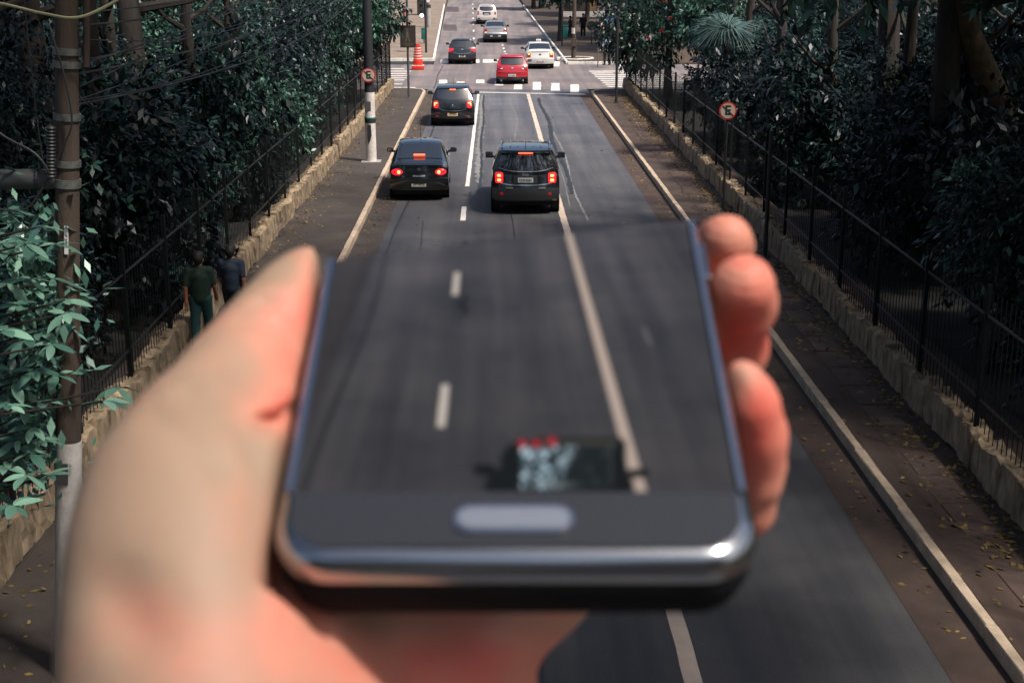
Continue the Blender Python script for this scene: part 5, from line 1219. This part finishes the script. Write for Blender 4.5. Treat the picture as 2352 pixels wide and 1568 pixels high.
# ------------------------------------------------------------------ people
def person(name, loc, rz, label, shirt, trousers, hair, skin=(.35, .2, .14), h=1.7, stride=.0, arm=(.1, .1), bag=None, vox=.013, longsleeve=False):
    s = h / 1.7; root = empty(name, loc, rz); root.scale = (s, s, s)
    ms = mat('skin tone', skin, .55); mh = mat('hair', hair, .7); msh = mat('shirt cloth', shirt, .85, var=.15, scale=9, bump=.3, bscale=30); mt = mat('trouser cloth', trousers, .85, var=.15, scale=9, bump=.3, bscale=30); mb = mat('shoe leather', (.03, .022, .02), .5)
    def mesh(nm, chains, m, k=.03, ko=None, v=vox):
        lo, hi = chain_bounds(chains, .05); V, Q = surface_nets(chain_field(chains, k, ko), lo, hi, v); return link(nm, np_mesh(nm, V, Q, m, True), root)
    def knee(sd_, st): return ((sd_ * .10, st * .5 + .04, .50), .068)
    st = stride
    arms = []; hands = []
    for sd_, sw in ((-1, arm[0]), (1, arm[1])):
        sh_, el, wr = (sd_ * .185, 0, 1.39), (sd_ * .235, sw * .35 - .03, 1.12), (sd_ * .235, sw + .06, .90)
        arms.append((sh_, el, wr)); wv = Vector(wr); d = (wv - Vector(el)).normalized()
        hands.append([(wr, .03), (tuple(wv + d * .05), .034), (tuple(wv + d * .09), .03)])
        for i, (ox, ln) in enumerate(((-.024, .075), (-.008, .085), (.008, .08), (.023, .062))):
            b0 = wv + d * .085 + Vector((0, ox, 0)); e0 = b0 + d * ln * .6; f0 = e0 + (d + Vector((-sd_ * .5, .3, 0))).normalized() * ln * .4; hands.append([(tuple(b0), .0105), (tuple(e0), .0098), (tuple(f0), .0085)])
        t0 = wv + d * .035 + Vector((0, .028, 0)); hands.append([(tuple(t0), .013), (tuple(t0 + d * .03 + Vector((-sd_ * .005, .02, 0))), .011), (tuple(t0 + d * .06 + Vector((-sd_ * .01, .022, 0))), .0095)])
    legs = [[((sd_ * .09, 0, .93), .10), (*knee(sd_, sd_ * st),), ((sd_ * .10, sd_ * st - .02, .11), .043)] for sd_ in (-1, 1)]
    skin_ch = [[((0, .0, 1.36), .06), ((0, .005, 1.47), .052), ((0, .015, 1.53), .055)], [((0, .012, 1.625), .082), ((0, .022, 1.56), .072), ((0, .055, 1.515), .045)], [((0, .09, 1.60), .012), ((0, .108, 1.575), .016)], [((-.024, .088, 1.535), .012), ((.024, .088, 1.535), .012)],
               [((-.082, .0, 1.59), .016), ((-.086, -.004, 1.56), .012)], [((.082, .0, 1.59), .016), ((.086, -.004, 1.56), .012)], [((0, 0, 1.34), .09), ((0, 0, .95), .12)]]
    skin_ch += [[(a[0], .045), (a[1], .04), (a[2], .03)] for a in arms] + hands + [[(q[0], q[1] * .85) for q in lg] for lg in legs]
    mesh('body', skin_ch, ms, .02, .012)
    for sd_ in (-1, 1): MB().lathe([(.001, -.011), (.010, -.005), (.010, .005), (.001, .011)], 10, (sd_ * .033, .083, 1.60)).obj('eye', M['ink'], root, 60)
    mesh('hair', [[((0, -.012, 1.645), .088), ((0, -.03, 1.60), .083), ((0, -.045, 1.54), .05)], [((-.05, .03, 1.68), .045), ((.05, .03, 1.68), .045)]], mh, .03)
    sl = [[(a[0], .07), (tuple(Vector(a[0]).lerp(Vector(a[1]), .85)), .058)] + ([(a[2], .04)] if longsleeve else []) for a in arms]
    mesh('shirt', [[((0, 0, .93), .155), ((0, 0, 1.12), .148), ((0, -.005, 1.28), .155)], [((-.15, 0, 1.385), .075), ((0, -.005, 1.41), .075), ((.15, 0, 1.385), .075)], [((-.08, 0, 1.0), .10), ((-.1, 0, 1.28), .10)], [((.08, 0, 1.0), .10), ((.1, 0, 1.28), .10)]] + sl, msh, .05, .045)
    mesh('trousers', [[((-.06, 0, .95), .115), ((.06, 0, .95), .115)]] + [[((sd_ * .085, 0, .90), .115), ((sd_ * .10, sd_ * st * .5 + .02, .50), .080), ((sd_ * .10, sd_ * st - .02, .09), .066)] for sd_ in (-1, 1)], mt, .03, .02)
    for sd_ in (-1, 1): mesh('shoe', [[((sd_ * .10, sd_ * st - .05, .045), .045), ((sd_ * .105, sd_ * st + .06, .042), .042), ((sd_ * .11, sd_ * st + .14, .034), .033)]], mb, .02)
    if bag: mesh('backpack', [[((0, -.20, 1.0), .12), ((0, -.21, 1.28), .11)]], mat('bag cloth', bag, .8), .03)
    return tag(root, label, 'person')
if True:
    q = G(468, 800, .15); person('person', (q.x, q.y, .15), .05, 'person in a dark green shirt walking away beside the stone wall', (.012, .032, .02), (.015, .06, .06), (.012, .009, .008), (.42, .16, .09), 1.64, .16, (-.12, .16))
    q = G(540, 770, .15); person('person', (q.x, q.y, .15), -.1, 'person in a navy shirt walking away beside the stone wall', (.018, .028, .05), (.02, .02, .025), (.01, .009, .009), (.36, .16, .1), 1.58, -.16, (.14, -.1))
    q = G(1394, 150, .2); person('person', (q.x, q.y, q.z), 2.4, 'person in a white patterned shirt and black trousers at the crossing', (.42, .47, .55), (.012, .014, .018), (.012, .01, .01), h=1.78, stride=.12, arm=(.12, .22), longsleeve=True)
    q = G(1339, 88, .5); person('person', (q.x, q.y, q.z), 3.0, 'person dressed in black standing on the plaza with a bag', (.02, .018, .02), (.012, .013, .016), (.015, .012, .012), h=1.8, stride=.06, arm=(.1, .05), bag=(.05, .03, .025))
    q = G(1309, 90, .5); person('person', (q.x, q.y, q.z), 1.3, 'person in dark clothes beside the slim brown plaza pole', (.025, .02, .02), (.02, .018, .018), (.02, .015, .012), h=1.68, stride=.15, arm=(.2, -.1))
    q = G(931, 61, .6); person('person', (q.x, q.y, q.z), 2.9, 'person in a red and white top and blue jeans behind the dark board', (.5, .16, .12), (.04, .08, .2), (.03, .02, .015), h=1.65, stride=.08)

# ------------------------------------------------------------------ leafy branch by the near pole: every leaf a piece
def big_leaf():
    n = 6; V = []; Fc = []
    for k in range(n + 1):
        t = k / n; w_ = .19 * math.sin(math.pi * min(1, t * .96 + .02)) ** .8; z = -.16 * t * t
        V += [(-w_, t, z + .03 * w_ / .19), (0, t, z), (w_, t, z + .03 * w_ / .19)]
        if k: a = 3 * k - 3; Fc += [(a, a + 1, a + 4, a + 3), (a + 1, a + 2, a + 5, a + 4)]
    return [np_mesh('leaf', V, Fc, M['leafnear'], True, {'tone': ('FLOAT', np.full(len(V), tn))}) for tn in (.05, .3, .6, .95)]
if True:
    LM = big_leaf(); rg = random.Random(11); base = Vector((-5.75, 10.6, 0)); root = empty('umbrella_tree', tuple(base)); st = MB()
    st.tube([(0, 0, -.05), (.1, -.1, 1.5), (.05, 0, 3.0), (.2, .1, 4.6)], [.09, .075, .06, .03], 9)
    cl = [(40, 545), (95, 520), (20, 600), (130, 560), (15, 650), (70, 640), (150, 720), (110, 700), (55, 730), (10, 760), (120, 790), (80, 850), (25, 840), (55, 930), (100, 920), (15, 930), (130, 860), (40, 1010), (90, 1010), (10, 1070), (60, 1090), (30, 1160), (110, 1090), (60, 780), (20, 1000), (40, 700), (5, 560), (60, 560), (150, 690), (90, 760), (30, 880), (5, 900), (75, 980), (45, 960), (120, 640), (35, 660), (100, 870), (70, 1040), (270, 890), (240, 920), (75, 585)]
    for px, py in cl:
        q = atY(px, py, 10.6 + rg.uniform(-.9, .9)) - base; n = rg.randint(6, 7); a0 = rg.uniform(0, 6)
        st.tube([Vector((.1, 0, max(.3, q.z - .9))), q * .6 + Vector((0, 0, q.z * .4 - .25)), q], [.022, .014, .008], 5)
        for k in range(n):
            o = link('leaf', rg.choice(LM), root, tuple(q)); s_ = rg.uniform(.13, .24); o.scale = (s_, s_, s_)
            o.rotation_euler = (rg.uniform(-.45, .25), rg.uniform(-.3, .3), a0 + 6.283 * k / n + rg.uniform(-.25, .25))
    g_ = np.random.default_rng(8); cc = np.array([list(atY(px, py, 10.9) - base) for px, py in cl if px < 160]); kk_ = g_.integers(0, len(cc), 1500)
    P_ = cc[kk_] + g_.normal(0, .17, (1500, 3)) + [-.12, .25, 0]; D_ = g_.normal(0, 1, (1500, 3)); D_[:, 2] -= .3
    V_, F_, t_ = leaf_cloud(P_, D_, .15, 9, asp=.4, tw=g_.choice([.3, .9, 2.2], 1500)); o = link('small_leaves', np_mesh('small_leaves', V_, F_, M['leafnear'], attrs={'tone': ('FLOAT', t_)}), root); o['kind'] = 'stuff'
    st.obj('stem', M['bark'], root, 40); tag(root, 'umbrella tree with glossy green leaf rosettes in front of the brown utility pole', 'tree')
# ------------------------------------------------------------------ fan palms and dry fronds in the park
def frond_mesh(n, L, seed, m):
    rg = random.Random(seed); V = []; Fc = []; tone = []
    for k in range(n):
        a = R(-75 + 150 * k / (n - 1)) + rg.uniform(-.03, .03); l_ = L * (1 - .35 * abs(a) / 1.4) * rg.uniform(.9, 1.05); d = Vector((math.sin(a), math.cos(a), 0)); s_ = Vector((d.y, -d.x, 0)) * .022 * L
        i = len(V); V += [tuple(d * .15 * L), tuple(d * .6 * l_ + s_ + Vector((0, 0, -.05 * l_))), tuple(d * l_ + Vector((0, 0, -.35 * l_))), tuple(d * .6 * l_ - s_ + Vector((0, 0, -.05 * l_)))]; Fc.append((i, i + 1, i + 2, i + 3)); tone += [rg.uniform(.2, .8)] * 4
    return np_mesh('frond', V, Fc, m, attrs={'tone': ('FLOAT', tone)})
if True:
    M['palm'] = leaf_mat('palm frond', (.03, .06, .055), (.10, .16, .14), .4); FM = [frond_mesh(26, 1.0, k, M['palm']) for k in range(3)]
    for px, py, Y, sz, lab in ((1668, 70, 45, 1.5, 'tall fan palm behind the fence above the no parking post'), (2250, 600, 24, .9, 'low fan palm in the shade behind the bare part of the fence'), (2130, 470, 30, .8, 'low fan palm with dry stalks deep in the park'), (2330, 480, 32, 1.0, 'low fan palm beside the mossy leaning trunk'), (420, 640, 27, .8, 'low fan palm in the thicket behind the two walkers')):
        q = atY(px, py, Y); root = empty('fan_palm', (q.x, q.y, 0)); MB().tube([(0, 0, -.05), (.05, 0, q.z * .5), (0, 0, q.z)], [.12, .09, .08], 10).obj('trunk', M['bark'], root, 40)
        for k in range(9):
            a = k * 2.4; o = link('frond', FM[k % 3], root, (0, 0, q.z), (.7 - .13 * k, 0, a), (sz, sz, sz))
        tag(root, lab, 'palm')
    rt = empty('leaning_trunk', tuple(G(2345, 640, 0))); q = rt.location
    e = atY(2220, 60, q.y) - q; MB().tube([(0, 0, -.1), e * .35 + Vector((.4, 0, .1)), e * .7 + Vector((.3, 0, 0)), e, e * 1.4], [.42, .34, .28, .22, .15], 12).obj('trunk', M['mossbark'], rt, 40); link('crown', CANOPY[0] if CANOPY else FM[0], rt, tuple(e * 1.5)); tag(rt, 'mossy trunk leaning across the dark park', 'tree')
